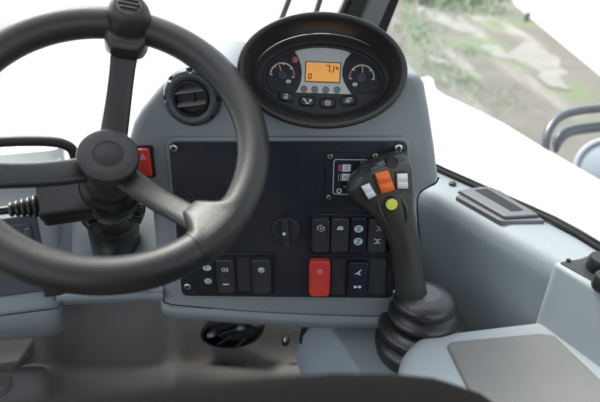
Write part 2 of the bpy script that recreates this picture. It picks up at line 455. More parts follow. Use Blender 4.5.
cell_plate((237.5, 255, 251.5, 287.5), 'blanking_plate')
rocker((252.8, 254, 271.8, 288.5), [(ic_gear, .42, .0052, 'icon')], label='dark rocker switch with one white toothed circle symbol')
rocker((311.5, 213.5, 329, 247.5), [(ic_arrowcircle, .44, .0048, 'icon')], label='grey rocker switch with a ring of arrows')
rocker((330.3, 213.5, 347.8, 247.5), [(ic_lampblob, .44, .0045, 'icon')], label='grey rocker switch with a single white lamp symbol')
rocker((349, 214, 366, 248.5), [(ic_disc_h, .36, .0066, 'icongreen'), (ic_disc_z, -.36, .0066, 'icongreen')], 'rockdark', H=.003, tilt=.0, label='dark rocker switch with two pale green discs')
rocker((367, 213.5, 385.5, 247.5), [(ic_swing, .40, .0050, 'iconpink'), (ic_axle, -.34, .0048, 'icon')], label='rocker switch with a reddish arm symbol above a white axle symbol')
rocker((309, 255, 329.5, 290.5), [(ic_lock, .45, .0042, 'iconpink')], 'red', H=.009, tilt=.05, label='bright red rocker switch')
cell_plate((331, 257, 345.5, 291), 'blanking_plate')
rocker((346.5, 256, 366.5, 290.5), [(ic_shovel, .42, .0052, 'iconblue'), (ic_beam, -.42, .0052, 'iconblue')], 'rockdark', H=.009, tilt=.05, label='blue black rocker switch with a white arm symbol above a bar symbol')
cell_plate((367.5, 257, 384.5, 291), 'blanking_plate')

# -- rotary knob
u, v = FP.px(286, 227)
mb = MB(); lathe(mb, FP, [(.0205, HS - .001), (.0205, HS + .006), (.019, HS + .0075)], 'blank', 40, u, v)
kn = mb.build('rotary_knob', dash)
mb = MB(); f2 = FP.sub(u, v, HS + .0072, R(3)); prism(mb, f2, rrect(.009, .046, .0035), 0, .011, .002, 'blank')
mb.build('grip_bar', kn)
mb = MB(); fill(mb, FP.sub(*FP.px(284.6, 226.5), HS + .0187), ell(.0026, .0026, 16), 0, 'icon'); mb.build('pointer_dot', kn)

# -- small information plate with four screws
mb = MB(); q = rpoly(fpx((324.5, 197), (384, 199.5), (388, 152), (325.5, 150.5)), .003); prism(mb, FP, q, HS - .001, HS + .003, .001, 'rockdark')
ip = mb.build('information_plate', dash, label='small dark plate with white outline and key symbols, held by four screws')
for q in ((329.5, 154), (374, 153.5), (328.5, 194.5), (379, 196)): screw(ip, FP, *FP.px(*q), r=.0036, h=HS + .003)
mb = MB(); hp = HS + .0033
line(mb, FP, rpoly(fpx((332.5, 191.5), (379, 193), (381, 158), (333.5, 157.5)), .004), .001, hp, 'icon', True)
fill(mb, FP, fpx((341.5, 169.5), (350, 169.5), (350.3, 162.3), (342, 162.2)), hp, 'icon')
fill(mb, FP, fpx((341.2, 178.5), (349.8, 178.5), (350, 171.5), (341.5, 171.3)), hp, 'icon')
for y in (164.5, 167.5): fill(mb, FP, ell(.0017, .0017, 10, *FP.px(339.3, y)), hp, 'iconred')
line(mb, FP, fpx((338, 169.5), (338, 162.4), (340.6, 162.4), (340.6, 169.5)), .0007, hp, 'iconred', True)
line(mb, FP, fpx((338, 178.4), (338, 172), (340.4, 172), (340.4, 178.4)), .0007, hp, 'icon', True)
line(mb, FP, fpx((344, 164.5), (348, 164.5)), .0006, hp + .0003, 'rockdark'); line(mb, FP, fpx((344, 166.8), (347, 166.8)), .0006, hp + .0003, 'rockdark')
line(mb, FP, fpx((343, 176.5), (345, 173.5), (347, 176.5)), .0006, hp + .0003, 'rockdark')
c = FP.px(338.6, 188.4); line(mb, FP, ell(.0029, .0029, 18, *c), .0016, hp, 'icon', True)
line(mb, FP, fpx((343, 184.3), (350, 184.3), (352, 187)), .0011, hp, 'icon'); fill(mb, FP, ell(.002, .0022, 12, *FP.px(348.5, 188.5)), hp, 'icon')
line(mb, FP, fpx((360, 163), (366, 163), (366, 160), (360, 160)), .0008, hp, 'icon', True)
line(mb, FP, fpx((368, 164), (374, 164), (374, 172), (368, 172)), .0008, hp, 'icon', True)
mb.build('symbol_print', ip)

# -- hazard switch
mb = MB(); fr = FP.sub(*FP.px(145.5, 161.5), -.002)
prism(mb, fr, rrect(.024, .046, .003), -.001, .0035, .001, 'bezel'); hz = mb.build('hazard_switch_frame', dash)
mb = MB(); prism(mb, fr, rrect(.0175, .040, .003), .003, .0095, .0022, 'red', tilt=.05); hzr = mb.build('hazard_switch', dash, label='red hazard rocker switch with a white triangle')
mb = MB(); f2 = fr.sub(0, .0095, .0104); line(mb, f2, [(-.004, -.0032), (.004, -.0032), (0, .004)], .0011, 0, 'icon', True); line(mb, f2, [(-.0015, -.0015), (.0015, -.0015), (0, .0012)], .0008, 0, 'icon', True)
mb.build('icon', hzr)

# -- round swivel vent
vc = FP.px(192.5, 97.5); vf = FP.sub(*vc, -.003)
VR = .0372
mb = MB()
def notch(a, r, h):
    if h < .003 or r < .0345: return 1
    k = abs(((a / (2 * pi) * 8 + .5 + .02) % 1) - .5)
    return 1 - .12 * max(0, 1 - (k / .13) ** 2) ** .5 if k < .13 else 1
lathe(mb, vf, [(VR + .001, -.002), (VR + .001, .0030), (VR - .002, .0042), (VR - .012, .0042)], 'blackmatte', 160, cap0=False, cap1=False)
lathe(mb, vf, [(VR + .0012, .0035), (VR + .0010, .0045), (VR - .0005, .0095), (VR - .0025, .0125), (VR - .0045, .0138), (VR - .009, .0145), (.0245, .0125), (.0232, .010), (.0228, .001)], 'vent', 160, cap0=False, cap1=False, mod=notch)
ve = mb.build('round_vent', dash)
mb = MB(); lathe(mb, vf, [(.0229, .0022), (.0001, .0022)], 'blackmatte', 40, cap0=False); mb.build('cavity', ve)
mb = MB(); g = vf.sub(-.001, .0005, 0, R(7))
lathe(mb, g, [(.0225, .012), (.0225, .013), (.0205, .0135), (.0200, .003)], 'blackmatte', 48, cap0=False, cap1=False)
for yy in (-.0085, .0085):
    hw = math.sqrt(.0218 ** 2 - yy ** 2)
    loft(mb, [[g.w(s * hw, yy - .0012, .012), g.w(s * hw, yy + .0004, .0125), g.w(s * hw, yy + .003, .003), g.w(s * hw, yy + .0018, .003)] for s in (-1, -.5, 0, .5, 1)], 'louver', smooth=False)
loft(mb, [[g.w(.002, y, .0075), g.w(.0036, y, .0075), g.w(.0036, y, .003), g.w(.002, y, .003)] for y in (-.007, .007)], 'gripdark', smooth=False)
mb.build('louvers', ve)

# -- oval instrument pod
LF = facing(P(322, 70, .625), 17)               # lip plane
CF = facing(P(323.5, 79.5, .692), 27)           # cluster plane
def pell(fr, cx, cy, rx, ry, n=72, rot=2.0, h=0, pw=2.0):
    out = []
    for k in range(n):
        a = 2 * pi * k / n
        ca, sa = cos(a), sin(a)
        ex = math.copysign(abs(ca) ** (2 / pw), ca); ey = math.copysign(abs(sa) ** (2 / pw), sa)
        x = rx * ex; y = -ry * ey
        q = fr.px(cx + x * cos(R(rot)) - y * sin(R(rot)), cy + x * sin(R(rot)) + y * cos(R(rot)))
        out.append(fr.w(q[0], q[1], h))
    return out
BACK = facing(P(322, 78, .665), 8)
mb = MB()
rings = [pell(BACK, 322, 80, 74, 48, h=-.03), pell(BACK, 322, 76, 80, 53, h=-.01), pell(LF, 322.5, 71, 85, 58, h=-.012), pell(LF, 322.5, 70.3, 86, 59, h=-.005), pell(LF, 322.4, 70, 85.5, 58.6, h=-.001), pell(LF, 322.4, 70, 84, 57.2, h=.0012),
         pell(LF, 322.4, 70, 81.5, 55, h=.001), pell(LF, 322.4, 70.3, 79.5, 53, h=-.001), pell(LF, 322.5, 70.8, 78, 51.6, h=-.004), pell(LF, 322.7, 72, 75, 48.5, h=-.016), pell(LF, 323, 74, 71.5, 45, h=-.035),
         pell(CF, 323.3, 78.2, 69, 42.5, h=.012)]
loft(mb, rings, 'hood', cap0=False, cap1=False)
pod = mb.build('instrument_pod', dash, label='deep black oval hood around the instruments', auto=70)
mb = MB()
rings = [pell(CF, 323.3, 78.4, 69.5, 43, h=.010), pell(CF, 323.3, 78.6, 68.5, 42, h=.0125), pell(CF, 323.4, 79, 66.5, 40, h=.0125), pell(CF, 323.4, 79.3, 63.5, 37.2, h=.006), pell(CF, 323.5, 79.5, 61.5, 35.2, h=.0045), pell(CF, 323.5, 79.5, 60, 34, h=-.003)]
loft(mb, rings, 'pod', cap0=False, cap1=False)
mb.build('bezel_ring', pod)
def cfx(*pts): return [CF.px(a, b) for a, b in pts]
CP = pell(CF, 323.5, 79.5, 61, 35)
mb = MB(); loft(mb, [pell(CF, 323.5, 79.5, 61, 34.6, h=-.004), pell(CF, 323.5, 79.5, 61, 34.6, h=0)], 'pod', smooth=False)
face = mb.build('cluster_face', pod)
# dark dial windows left and right, clipped to the oval
def clip(cx, cy, rx, ry, rot, side):
    out = []
    for k in range(64):
        a = 2 * pi * k / 64; x = rx * cos(a); y = ry * sin(a)
        out.append((cx + x * cos(R(rot)) - y * sin(R(rot)), cy + x * sin(R(rot)) + y * cos(R(rot))))
    return out
def el_y(x, top, rx=57.5, ry=31.6):
    t = max(0, 1 - ((x - 323.5) / rx) ** 2) ** .5 * ry; sk = (x - 323.5) * math.tan(R(2.))
    return 79.5 + sk + (-t if top else t)
# silver centre plate: concave sides
lx = lambda y: 295.5 + 6.5 * (1 - ((y - 74) / 24) ** 2) if True else 0
left = [(294.5, 52.2), (298.5, 58), (301, 66), (301.6, 74), (300.6, 82), (298.2, 88), (295.5, 92.6)]
right = [(351.5, 94.6), (348.5, 90), (344.5, 83), (342.3, 76), (342.6, 68), (345.5, 60), (351, 53.4)]
topc = [(x, el_y(x, True)) for x in range(346, 296, -6)]
botc = [(x, 92.8 + (x - 296) * .033) for x in range(300, 350, 8)]
mb = MB(); prism(mb, CF, cfx(*(left + botc + right + topc)), -.001, .0022, .0008, 'silver')
cent = mb.build('centre_plate', pod)
def dialwin(xs, side):
    e = [(x, el_y(x, True)) for x in xs]; b = [(x, min(el_y(x, False), 93.0)) for x in xs]
    return e, b
e, b = dialwin([267, 268.5, 271, 275, 280, 285, 290, 294], 0)
mb = MB(); prism(mb, CF, cfx(*(b + [(296.5, 88), (299, 82), (299.9, 74), (299.2, 66), (297, 58)] + e[::-1])), -.001, .0012, .0006, 'dial')
dl = mb.build('dial_window', pod)
e, b = dialwin([352, 356, 361, 366, 371, 375, 378, 380], 1)
mb = MB(); prism(mb, CF, cfx(*(b[::-1] + [(350, 90), (346.4, 83), (344.2, 76), (344.4, 68), (347.3, 60)] + e)), -.001, .0012, .0006, 'dial')
dr = mb.build('dial_window', pod)
def gauge(cx, cy, r, needle_a, redside, iconpos, a0, a1):
    c = CF.px(cx, cy); k = .692 / 500; rr = r * k; g = CF.sub(*c, .0016)
    mb = MB()
    span = a1 - a0
    if redside > 0:
        line(mb, g, arc(0, 0, rr, a0 + span * .2, a1, 18), .0018, 0, 'icon'); line(mb, g, arc(0, 0, rr, a0, a0 + span * .18, 6), .0024, 0, 'iconred')
    else:
        line(mb, g, arc(0, 0, rr, a0, a0 + span * .8, 18), .0018, 0, 'icon'); line(mb, g, arc(0, 0, rr, a0 + span * .82, a1, 6), .0024, 0, 'iconred')
    for t in (.0, .25, .5, .75, 1.):
        a = R(a0 + span * t); line(mb, g, [(rr * .82 * cos(a), rr * .82 * sin(a)), (rr * 1.0 * cos(a), rr * 1.0 * sin(a))], .0016, .0002, 'icon' if t * redside < .8 else 'icon')
    lathe(mb, g, [(rr * .42, -.0006), (rr * .42, .0018), (rr * .34, .0026)], 'dialcap', 24)
    a = R(needle_a); q = Vector((cos(a), sin(a))); s = Vector((-q.y, q.x)) * .0011
    loft(mb, [[g.w(*(q * rr * .35 + s), .0028), g.w(*(q * rr * .35 - s), .0028), g.w(*(q * rr * 1.05 - s * .6), .0028), g.w(*(q * rr * 1.05 + s * .6), .0028)], [g.w(*(q * rr * .35 + s), .0036), g.w(*(q * rr * .35 - s), .0036), g.w(*(q * rr * 1.05 - s * .6), .0034), g.w(*(q * rr * 1.05 + s * .6), .0034)]], 'needle', smooth=False)
    f2 = CF.sub(*CF.px(*iconpos), .0017)
    line(mb, f2, ell(.0022, .0020, 14), .0014, 0, 'icon', True); line(mb, f2, [(.0028, -.002), (.0036, .002)], .0014, 0, 'icon')
    fill(mb, f2, ell(.0009, .0009, 8), 0, 'icon')
    return mb
gauge(282.3, 75.2, 11.5, 106, 1, (288, 81.6), 0, 180)
gl = gauge(282.3, 75.2, 11.8, 107, -1, (288, 81.6), 178, -12).build('gauge', pod)
gr = gauge(361.6, 77.8, 12.2, 86, 1, (354.4, 84.6), 185, -10).build('gauge', pod)
mb = MB(); c = CF.px(295.2, 59.9); lathe(mb, CF, [(.0042, .001), (.0042, .0022), (.003, .0026)], 'lensred', 24, *c); mb.build('warning_light', pod, label='red warning light above the left gauge')
# display
DSP = ((305.6, 81.3), (338.9, 82.6), (340.3, 64), (306.4, 62.4))
mb = MB(); prism(mb, CF, rpoly(cfx((304.6, 82.3), (339.8, 83.6), (341.3, 63), (305.4, 61.4)), .001), .001, .0030, .0004, 'dialcap')
prism(mb, CF, cfx(*DSP), .002, .0034, 0, 'lcd')
disp = mb.build('display_screen', pod, label='lit amber display reading 7.1')
def seg7(ch, x, y, w, h, sl=.12):
    S = {'a': ((0, 1), (1, 1)), 'b': ((1, 1), (1, .5)), 'c': ((1, .5), (1, 0)), 'd': ((0, 0), (1, 0)), 'e': ((0, .5), (0, 0)), 'f': ((0, 1), (0, .5)), 'g': ((0, .5), (1, .5))}
    D = {'7': 'abc', '1': 'bc', '5': 'afgcd', 'n': 'ceg', '0': 'abcdef', 'a': 'bcega', 'h': 'fgec'}
    mb = MB()
    for q in D[ch]:
        p = [CF.px(x + w * a + sl * h * b, y - h * b + w * a * .04) for a, b in S[q]]
        line(mb, CF, p, .0013, .0038, 'lcdink')
    mb.build('digit', disp)
seg7('7', 325.3, 72.3, 3.8, 6.2); seg7('1', 329.5, 72.5, 3.6, 6.2); mb = MB(); fill(mb, CF, ell(.0008, .0008, 8, *CF.px(331.2, 72.6)), .0038, 'lcdink')
mb.build('decimal_point', disp)
seg7('h', 336.0, 70.3, 2.0, 3.4); seg7('0', 308.3, 79.0, 2.6, 4.6)
# row of tell-tale lenses
for i, (x, y) in enumerate(((303.9, 89.2), (314.6, 89.8), (325.6, 90.3), (336.9, 90.2))):
    mb = MB(); lathe(mb, CF, [(.0049, .001), (.0049, .0026), (.004, .0030)], 'lens', 28, *CF.px(x, y))
    if i == 0:
        f2 = CF.sub(*CF.px(x, y), .0033); line(mb, f2, ell(.003, .003, 16), .0013, 0, 'lensred', True); line(mb, f2, [(0, -.0014), (0, .0014)], .0012, 0, 'lensred')
    mb.build('warning_light', pod, label='round lens with a red ring, first in the row under the display' if i == 0 else None)
# four soft keys with symbols
for i, (x, y, rot) in enumerate(((286.3, 96.8, -14), (307.2, 101.4, -3), (327.6, 103.2, 0), (348.3, 100.8, 8))):
    f2 = CF.sub(*CF.px(x, y), -.001, R(rot)); mb = MB()
    prism(mb, f2, rrect(.0235, .0150, .006), 0, .0016, .0006, 'blackmatte')
    prism(mb, f2, rrect(.0215, .0130, .0055), 0, .0040, .0018, 'pod')
    prism(mb, f2, ell(.0075, .0052, 28), .003, .0046, .0008, 'dialcap')
    h = .0049; w = .0011
    if i == 0: line(mb, f2, rrect(.0034, .0062, .0015, 0, 0), w, h, 'icon', True); line(mb, f2, [(-.0035, -.0032), (.0004, -.0004)], w, h, 'icon')
    if i == 1: line(mb, f2, [(-.006, .0036), (-.0022, .0002), (-.0012, -.003), (.003, -.003)], .002, h, 'icon'); line(mb, f2, [(.003, -.001), (.0045, .003)], .0018, h, 'icon'); fill(mb, f2, ell(.0013, .0013, 10, .0055, .001), h, 'icon')
    if i == 2: line(mb, f2, [(-.0028, .003), (-.0028, -.003), (.0028, -.003), (.0028, .003)], .0014, h, 'icon'); line(mb, f2, [(-.0028, 0), (.0028, 0)], w, h, 'icon'); line(mb, f2, [(0, 0), (0, .0042)], w, h, 'icon')
    if i == 3: line(mb, f2, [(-.0045, -.0025), (-.003, .003), (-.0018, -.0025)], w, h, 'icon'); line(mb, f2, [(-.0005, -.003), (-.0005, .003), (.003, .003), (.005, .001)], .0013, h, 'icon'); line(mb, f2, [(0, -.001), (.003, -.001)], .0013, h, 'icon')
    mb.build('menu_button', pod)

# -- left wing, column trough and the lip under them
def dloft(mb, sts, m, n=6, smooth=True):
    rings = [[P(*q) for q in cr(s, n)] for s in sts]
    loft(mb, rings, m, closed=False, cap0=False, cap1=False, smooth=smooth)
def wing_prof(x, dy, dd=0):
    return [(x, 152 + dy, .85 + dd), (x, 163 + dy, .835 + dd), (x, 172 + dy, .82 + dd), (x, 196 + dy, .81 + dd), (x, 212 + dy, .80 + dd), (x, 219 + dy, .79 + dd), (x, 250 + dy, .79 + dd), (x, 292 + dy, .79 + dd), (x, 309 + dy, .79 + dd), (x, 320 + dy, .795 + dd), (x, 329 + dy, .81 + dd), (x, 336 + dy, .85 + dd), (x, 338 + dy, .93 + dd)]
mb = MB()
dloft(mb, [wing_prof(-90, 10, -.092), wing_prof(-60, 8, -.078), wing_prof(0, 3, -.040), wing_prof(46, -1, -.008), wing_prof(56, -2.5, .002), [(q[0], q[1] - 3, q[2] + .012) for q in wing_prof(61, -3)], [(q[0] + 2, q[1] - 4, q[2] + .05) for q in wing_prof(62, -3)], [(q[0] + 3, q[1] - 6, q[2] + .14) for q in wing_prof(62, -3)]], 'console')
mb.build('wing', dash, label='left wing of the dashboard behind the steering wheel')
WF = Frame(P(20, 255, .764), P(46, 254, .782) - P(0, 258, .75), P(20, 225, .764) - P(20, 290, .764))
def wfx(*pts): return [WF.px(a, b) for a, b in pts]
mb = MB(); prism(mb, WF, rpoly(wfx((-40, 302), (50, 290), (36, 214), (-40, 224)), .006), -.01, .004, .002, 'insert')
ins = mb.build('wing_insert', dash, label='dark purple grey insert of the left wing')
mb = MB(); prism(mb, WF, rpoly(wfx((-40, 262), (35, 256), (30, 223), (-40, 231)), .006), .003, .0065, .0015, 'insert')
line(mb, WF, rpoly(wfx((-40, 259), (32.5, 253), (28, 226.5), (-40, 234)), .006), .0007, .0068, 'rocker', True)
mb.build('pocket_lid', ins)
mb = MB(); prism(mb, WF, rpoly(wfx((23, 246), (33, 245), (31, 228), (24, 228)), .004), .006, .011, .002, 'insert'); mb.build('latch', ins)
mb = MB(); line(mb, WF, wfx((-40, 320), (0, 315), (58, 307.5), (62, 300)), .002, .0055, 'blackmatte'); mb.build('seam', dash)
mb = MB(); prism(mb, WF, rpoly(wfx((44, 296), (66, 293), (66, 287), (43, 289)), .002), .003, .013, .002, 'black'); mb.build('catch', dash)
# trough behind the column: ribbed, concave
mb = MB(); sts = []
for x, dd in ((56, .80), (64, .818), (72, .825), (80, .832), (100, .845), (120, .842), (134, .83), (142, .815), (150, .795), (155, .78), (158, .770), (163, .766)):
    rib = .006 if x in (64, 80) else 0
    lipy = 297 - .03 * (x - 60)
    lipd = min(dd - .004, .785)
    sts.append([(x, 160, dd + .05), (x, 190, dd + .03 - rib), (x, 230, dd - rib), (x, 272, dd - .012 - rib), (x, 284, dd * .6 + lipd * .4), (x, 290, lipd + .006), (x, 293, lipd), (x, lipy, lipd - .002), (x, lipy + 5, lipd + .008), (x, lipy + 8, lipd + .05), (x, lipy + 8, lipd + .12)])
dloft(mb, sts, 'console')
mb.build('column_trough', dash, label='pale recess behind the steering column')
# grab handle left of the column
mb = MB(); tube(mb, [P(*q) for q in cr([(-60, 146, .70), (-20, 143, .715), (20, 141, .735), (50, 141.5, .75), (66, 145, .76), (74, 153, .77), (77, 172, .785)], 6)], .0078, 'gripdark', 16)
mb.build('grab_handle', dash, label='thin dark bent handle left of the wheel hub')
# rolled underside below the seam
mb = MB(); sts = []
for x, y in ((161, 303), (164, 309), (175, 312), (205, 314), (240, 317), (280, 319.5), (322, 321.5), (380, 323), (440, 324)):
    sts.append([(x, y - 6, .786), (x, y, .787), (x, y + 3, .792), (x, y + 5.5, .806), (x, y + 6.5, .84), (x, y + 6.5, .90)])
dloft(mb, sts, 'console'); mb.build('under_lip', dash)

# ================================================================== STEERING WHEEL
WS = .85                                         # wheel 31 cm across
WC = P(112.4, 135.7, .6305 * WS)
WH = facing(WC, 51.46, 28.22, WS); WR = .1815
hub = WH.sub(-.0068, 0, -.045)
wheel = thing('steering_wheel', 'dark grey three spoke steering wheel with spinner knob, in front of the dashboard', 'steering wheel', hub.w(0, 0, -.03))
TR = .0222
mb = MB()
path = [WH.w(WR * cos(a), WR * sin(a)) for a in [2 * pi * k / 128 for k in range(128)]]
tube(mb, path, TR * WS, 'wheel', 28, closed=True)
mb.build('rim', wheel)
def wpx(px, py):
    u, v = WH.px(px, py); return math.atan2(v, u)
# rim angle measured on the picture for the three spokes
A1, A2, A3 = wpx(128, 23), wpx(222, 233), wpx(-52, 175)
def spoke(a, wid, thick, name):
    mb = MB(); d = Vector((cos(a), sin(a))); s = Vector((-d.y, d.x))
    hu, hv = -.0068, 0
    st = []
    for t, h, w in ((.0, -.075, wid * 1.0), (.14, -.072, wid * 1.0), (.3, -.066, wid * 1.0), (.5, -.053, wid * .95), (.72, -.031, wid * .95), (.88, -.012, wid * 1.1), (1.0, -.001, wid * 1.25)):
        st.append((hu * (1 - t) + d.x * WR * t, hv * (1 - t) + d.y * WR * t, h, w))
    st = cr(st, 5); rings = []
    for i, (x, y, h, w) in enumerate(st):
        rings.append([WH.w(x + s.x * w * ex, y + s.y * w * ex, h + thick * ey) for ex, ey in [(math.copysign(abs(cos(q)) ** .6, cos(q)), math.copysign(abs(sin(q)) ** .7, sin(q))) for q in [2 * pi * k / 24 for k in range(24)]]])
    loft(mb, rings, 'wheel'); return mb.build(name, wheel)
spoke(A1, .0185, .008, 'spoke'); spoke(A2, .0185, .0085, 'spoke'); spoke(A3, .0178, .0085, 'spoke')
# knurled pads where two spokes meet the rim
def pad(a, span, nm):
    mb = MB(); rings = []
    K = 56
    for i in range(-1, K + 2):
        t = min(1, max(0, i / K)); b = a - span + 2 * span * t
        r = TR * (1.055 if 0 <= i <= K else .98)
        x = abs(t - .5); bulge = .027 * (1 if x < .16 else max(0, .5 + .5 * cos(pi * min(1, (x - .16) / .30))))
        c = Vector((cos(b), sin(b))); ring = []
        for k in range(48):
            q = 2 * pi * k / 48; rad = r * cos(q); inn = max(0, -cos(q))
            rad -= bulge * inn
            rib = .0007 if (i % 2 and cos(q) > .05 and 2 < i < K - 2) else 0
            rr = WR + rad + rib * cos(q)
            hh = (r * (1 - .35 * (bulge / .027) * inn) + rib) * sin(q) - bulge * .30 * inn
            ring.append(WH.w(c.x * rr, c.y * rr, hh))
        rings.append(ring)
    loft(mb, rings, 'wheel'); return mb.build(nm, wheel, auto=50)
pad(A2, .215, 'spoke_pad'); pad(A3, .215, 'spoke_pad')
# hub
mb = MB()
lathe(mb, hub, [(.030, -.086), (.0355, -.080), (.0375, -.066), (.0378, -.022), (.0345, -.018)], 'wheel', 64)
mb.build('hub', wheel)
mb = MB(); lathe(mb, hub, [(.034, -.024), (.0340, -.0165), (.0385, -.0155), (.0398, -.0135), (.0400, -.0045), (.0390, -.0015), (.0372, -.0002), (.030, .0008), (.0195, .001)], 'hubcap', 64, cap1=False)
hc = mb.build('hub_cap', wheel)
mb = MB(); lathe(mb, hub, [(.0196, .001), (.0190, .0003), (.0185, .0006), (.0001, .0012)], 'hubdisc', 48, cap0=False); mb.build('badge_disc', hc)
# spinner knob clamped on the rim
kc = WH.sub(WR * cos(A1), WR * sin(A1), 0, A1 - pi / 2)
ks = kc.sub(.002, .0, 0)
mb = MB(); lathe(mb, ks, [(.014, -.036), (.022, -.031), (.0275, -.020), (.0302, -.005), (.0308, .008), (.0295, .021), (.0262, .032), (.0215, .0395), (.0190, .0415), (.0183, .0405)], 'wheel', 56)
kb = mb.build('spinner_knob', wheel)
mb = MB(); rings = []
for y, hw, h0, h1 in ((.004, .0300, -.030, .004), (-.010, .0305, -.030, .006), (-.024, .0295, -.028, .010), (-.036, .0260, -.024, .011), (-.043, .0205, -.020, .008), (-.046, .0180, -.017, .004)):
    rings.append([kc.w(x, y, h) for x, h in rrect(2 * hw, h1 - h0, .010, 0, (h0 + h1) / 2)])
loft(mb, rings, 'wheel'); knob = mb.build('knob_clamp', wheel)
mb = MB(); prism(mb, kc.sub(0, -.021, .0088), rpoly([(-.013, .01), (-.010, -.006), (.010, -.006), (.013, .01)], .004), -.002, .0024, .0008, 'gripdark'); mb.build('clamp_shade', knob)  # dark plate stands for the shadow between knob and clamp
mb = MB(); lathe(mb, ks, [(.0184, .0405), (.0180, .0412), (.0001, .0418)], 'hubdisc', 40, cap0=False)
for y in (-.007, 0, .007): prism(mb, ks.sub(0, y, .0414), rrect(.028 - abs(y) * .9, .0035, .001), -.0005, .0018, .0007, 'gripdark')
mb.build('knob_cap', kb)

# ================================================================== STEERING COLUMN
column = thing('steering_column', 'black steering column shroud with stalk and rubber boot under the wheel hub', 'steering column', hub.w(0, 0, -.24))
mb = MB(); lathe(mb, hub, [(.030, -.092), (.042, -.095), (.0445, -.099), (.0445, -.121), (.043, -.1225), (.043, -.1245), (.0445, -.126), (.0445, -.146), (.042, -.151), (.030, -.152)], 'black', 64)
# side box towards the left carrying the stalk
def colbox(pts, h0, h1, bev, m='black'):
    q = [hub.px(a, b) for a, b in pts]
    prism(mb, hub, q, h0, h1, bev, m)
dl_ = hub.sub(0, 0, -.1).px(-30, 203); ang = math.atan2(dl_[1] , dl_[0])
bx = hub.sub(0, 0, 0, ang)
prism(mb, bx, rrect(.092, .066, .008, .056, .0), -.121, -.099, .004, 'black'); prism(mb, bx, rrect(.089, .062, .008, .055, .0), -.146, -.1235, .003, 'black')
mb.build('shroud', column)
mb = MB(); lathe(mb, hub, [(.044, -.42), (.044, -.25), (.042, -.244), (.0425, -.236), (.0395, -.230), (.041, -.214), (.039, -.208), (.036, -.200), (.034, -.190), (.033, -.150)], 'black', 48)
mb.build('column_tube', column)
for a_ in (-35, 205):
    lug = hub.sub(0, 0, 0, R(a_)); mb = MB()
    prism(mb, lug, rrect(.022, .026, .005, .041, 0), -.186, -.160, .004, 'black'); lathe(mb, lug, [(.0065, -.162), (.0065, -.156), (.005, -.1545)], 'gripdark', 6, .045, 0, smooth=False)
    mb.build('clamp_lug', column)
mb = MB(); sf = hub.sub(bx.x.dot(hub.x) * .125, bx.x.dot(hub.y) * .125, -.098)
stf = Frame(bx.w(.101, .014, -.108), bx.y, bx.n, WS)
prof = []
for k in range(5): prof += [(.012 - k * .0012, k * .0075), (.0165 - k * .0015, k * .0075 + .0025), (.0165 - k * .0015, k * .0075 + .0045), (.012 - k * .0012, k * .0075 + .007)]
d_ = 1 if stf.n.dot(bx.x) > 0 else -1
lathe(mb, stf, [(r, d_ * h) for r, h in prof], 'boot', 28)
mb.build('stalk_bellows', column)
mb = MB(); tube(mb, [stf.w(0, 0, d_ * .03), stf.w(0, .003, d_ * .09), stf.w(0, .008, d_ * .15)], .005, 'black', 14); mb.build('stalk', column)

# ================================================================== JOYSTICK
jb = P(420, 340, .79)
joy = thing('joystick', 'dark grey multi-function joystick with orange, white and yellow buttons standing in a ribbed bellows', 'joystick', jb)
mb = MB(); BF = Frame(jb, (1, 0, 0), (0, 1, 0))
SC = .775 / 500
def bz(py, rr): return (340 - py) * .775 / 500 / .866
prof = [(48, -.030), (50, -.016), (51.5, -.006), (51, .004), (45, .011), (40, .0135), (43, .017), (48, .023), (48.8, .031), (45, .038), (36, .0415), (31.5, .0435), (35, .047), (38.5, .053), (38.3, .059), (33, .0645), (27.5, .067), (26.5, .069), (31, .072), (33.5, .078), (33.2, .084), (30, .0895), (24, .0935), (18, .0955), (15, .0965)]
rings = []
for r, h in prof:
    ox = -2 * h
    k = r * .00152 * .93
    off = -.05 * max(0, h)
    rings.append([BF.w(k * cos(2 * pi * q / 56) + off + .002, k * sin(2 * pi * q / 56) * .92 - .004 * 0, h) for q in range(56)])
loft(mb, rings, 'boot')
mb.build('bellows', joy, auto=80)
# grip: sections (px centre, half width px, depth, half thickness m, tilt, exponent)
secs = [(413, 299, 16.2, .752, .017, 0, 2.2), (410.5, 288, 15.8, .745, .017, 0, 2.2), (408, 270, 15.4, .734, .0175, 0, 2.2), (405.5, 250, 15.6, .722, .0185, 0, 2.3), (401.5, 233, 16.8, .712, .0195, .02, 2.4), (395.5, 217, 19.8, .702, .0205, .05, 2.6), (388, 204, 25.2, .694, .021, .10, 2.8),
        (382, 193, 31.5, .688, .0205, .15, 3.0), (379.5, 183, 33.5, .682, .020, .19, 3.2), (380.3, 174, 32.2, .677, .0195, .22, 3.2), (382, 166, 28.5, .672, .018, .25, 3.0), (384.5, 160, 23, .669, .016, .27, 2.6), (387, 156.5, 16, .667, .012, .29, 2.3), (388.5, 154.5, 8, .666, .006, .3, 2.0)]
secs = cr(secs, 5)
mb = MB(); rings = []
for i, (cx, cy, hw, d, th, tl, ex) in enumerate(secs):
    c = P(cx, cy, d); j = min(i + 1, len(secs) - 1); k = max(i - 1, 0)
    ax = (P(*secs[j][:2], secs[j][3]) - P(*secs[k][:2], secs[k][3])).normalized()
    xr = Vector((1, 0, 0)) * cos(tl) + Vector((0, sp, cp)) * sin(tl)
    nn = xr.cross(ax).normalized()
    w = hw * d / 500
    rings.append([c + xr * w * math.copysign(abs(cos(q)) ** (2 / ex), cos(q)) + nn * th * math.copysign(abs(sin(q)) ** (2 / ex), sin(q)) for q in [2 * pi * m_ / 40 for m_ in range(40)]])
loft(mb, rings, 'grip'); grip = mb.build('grip', joy, auto=80)
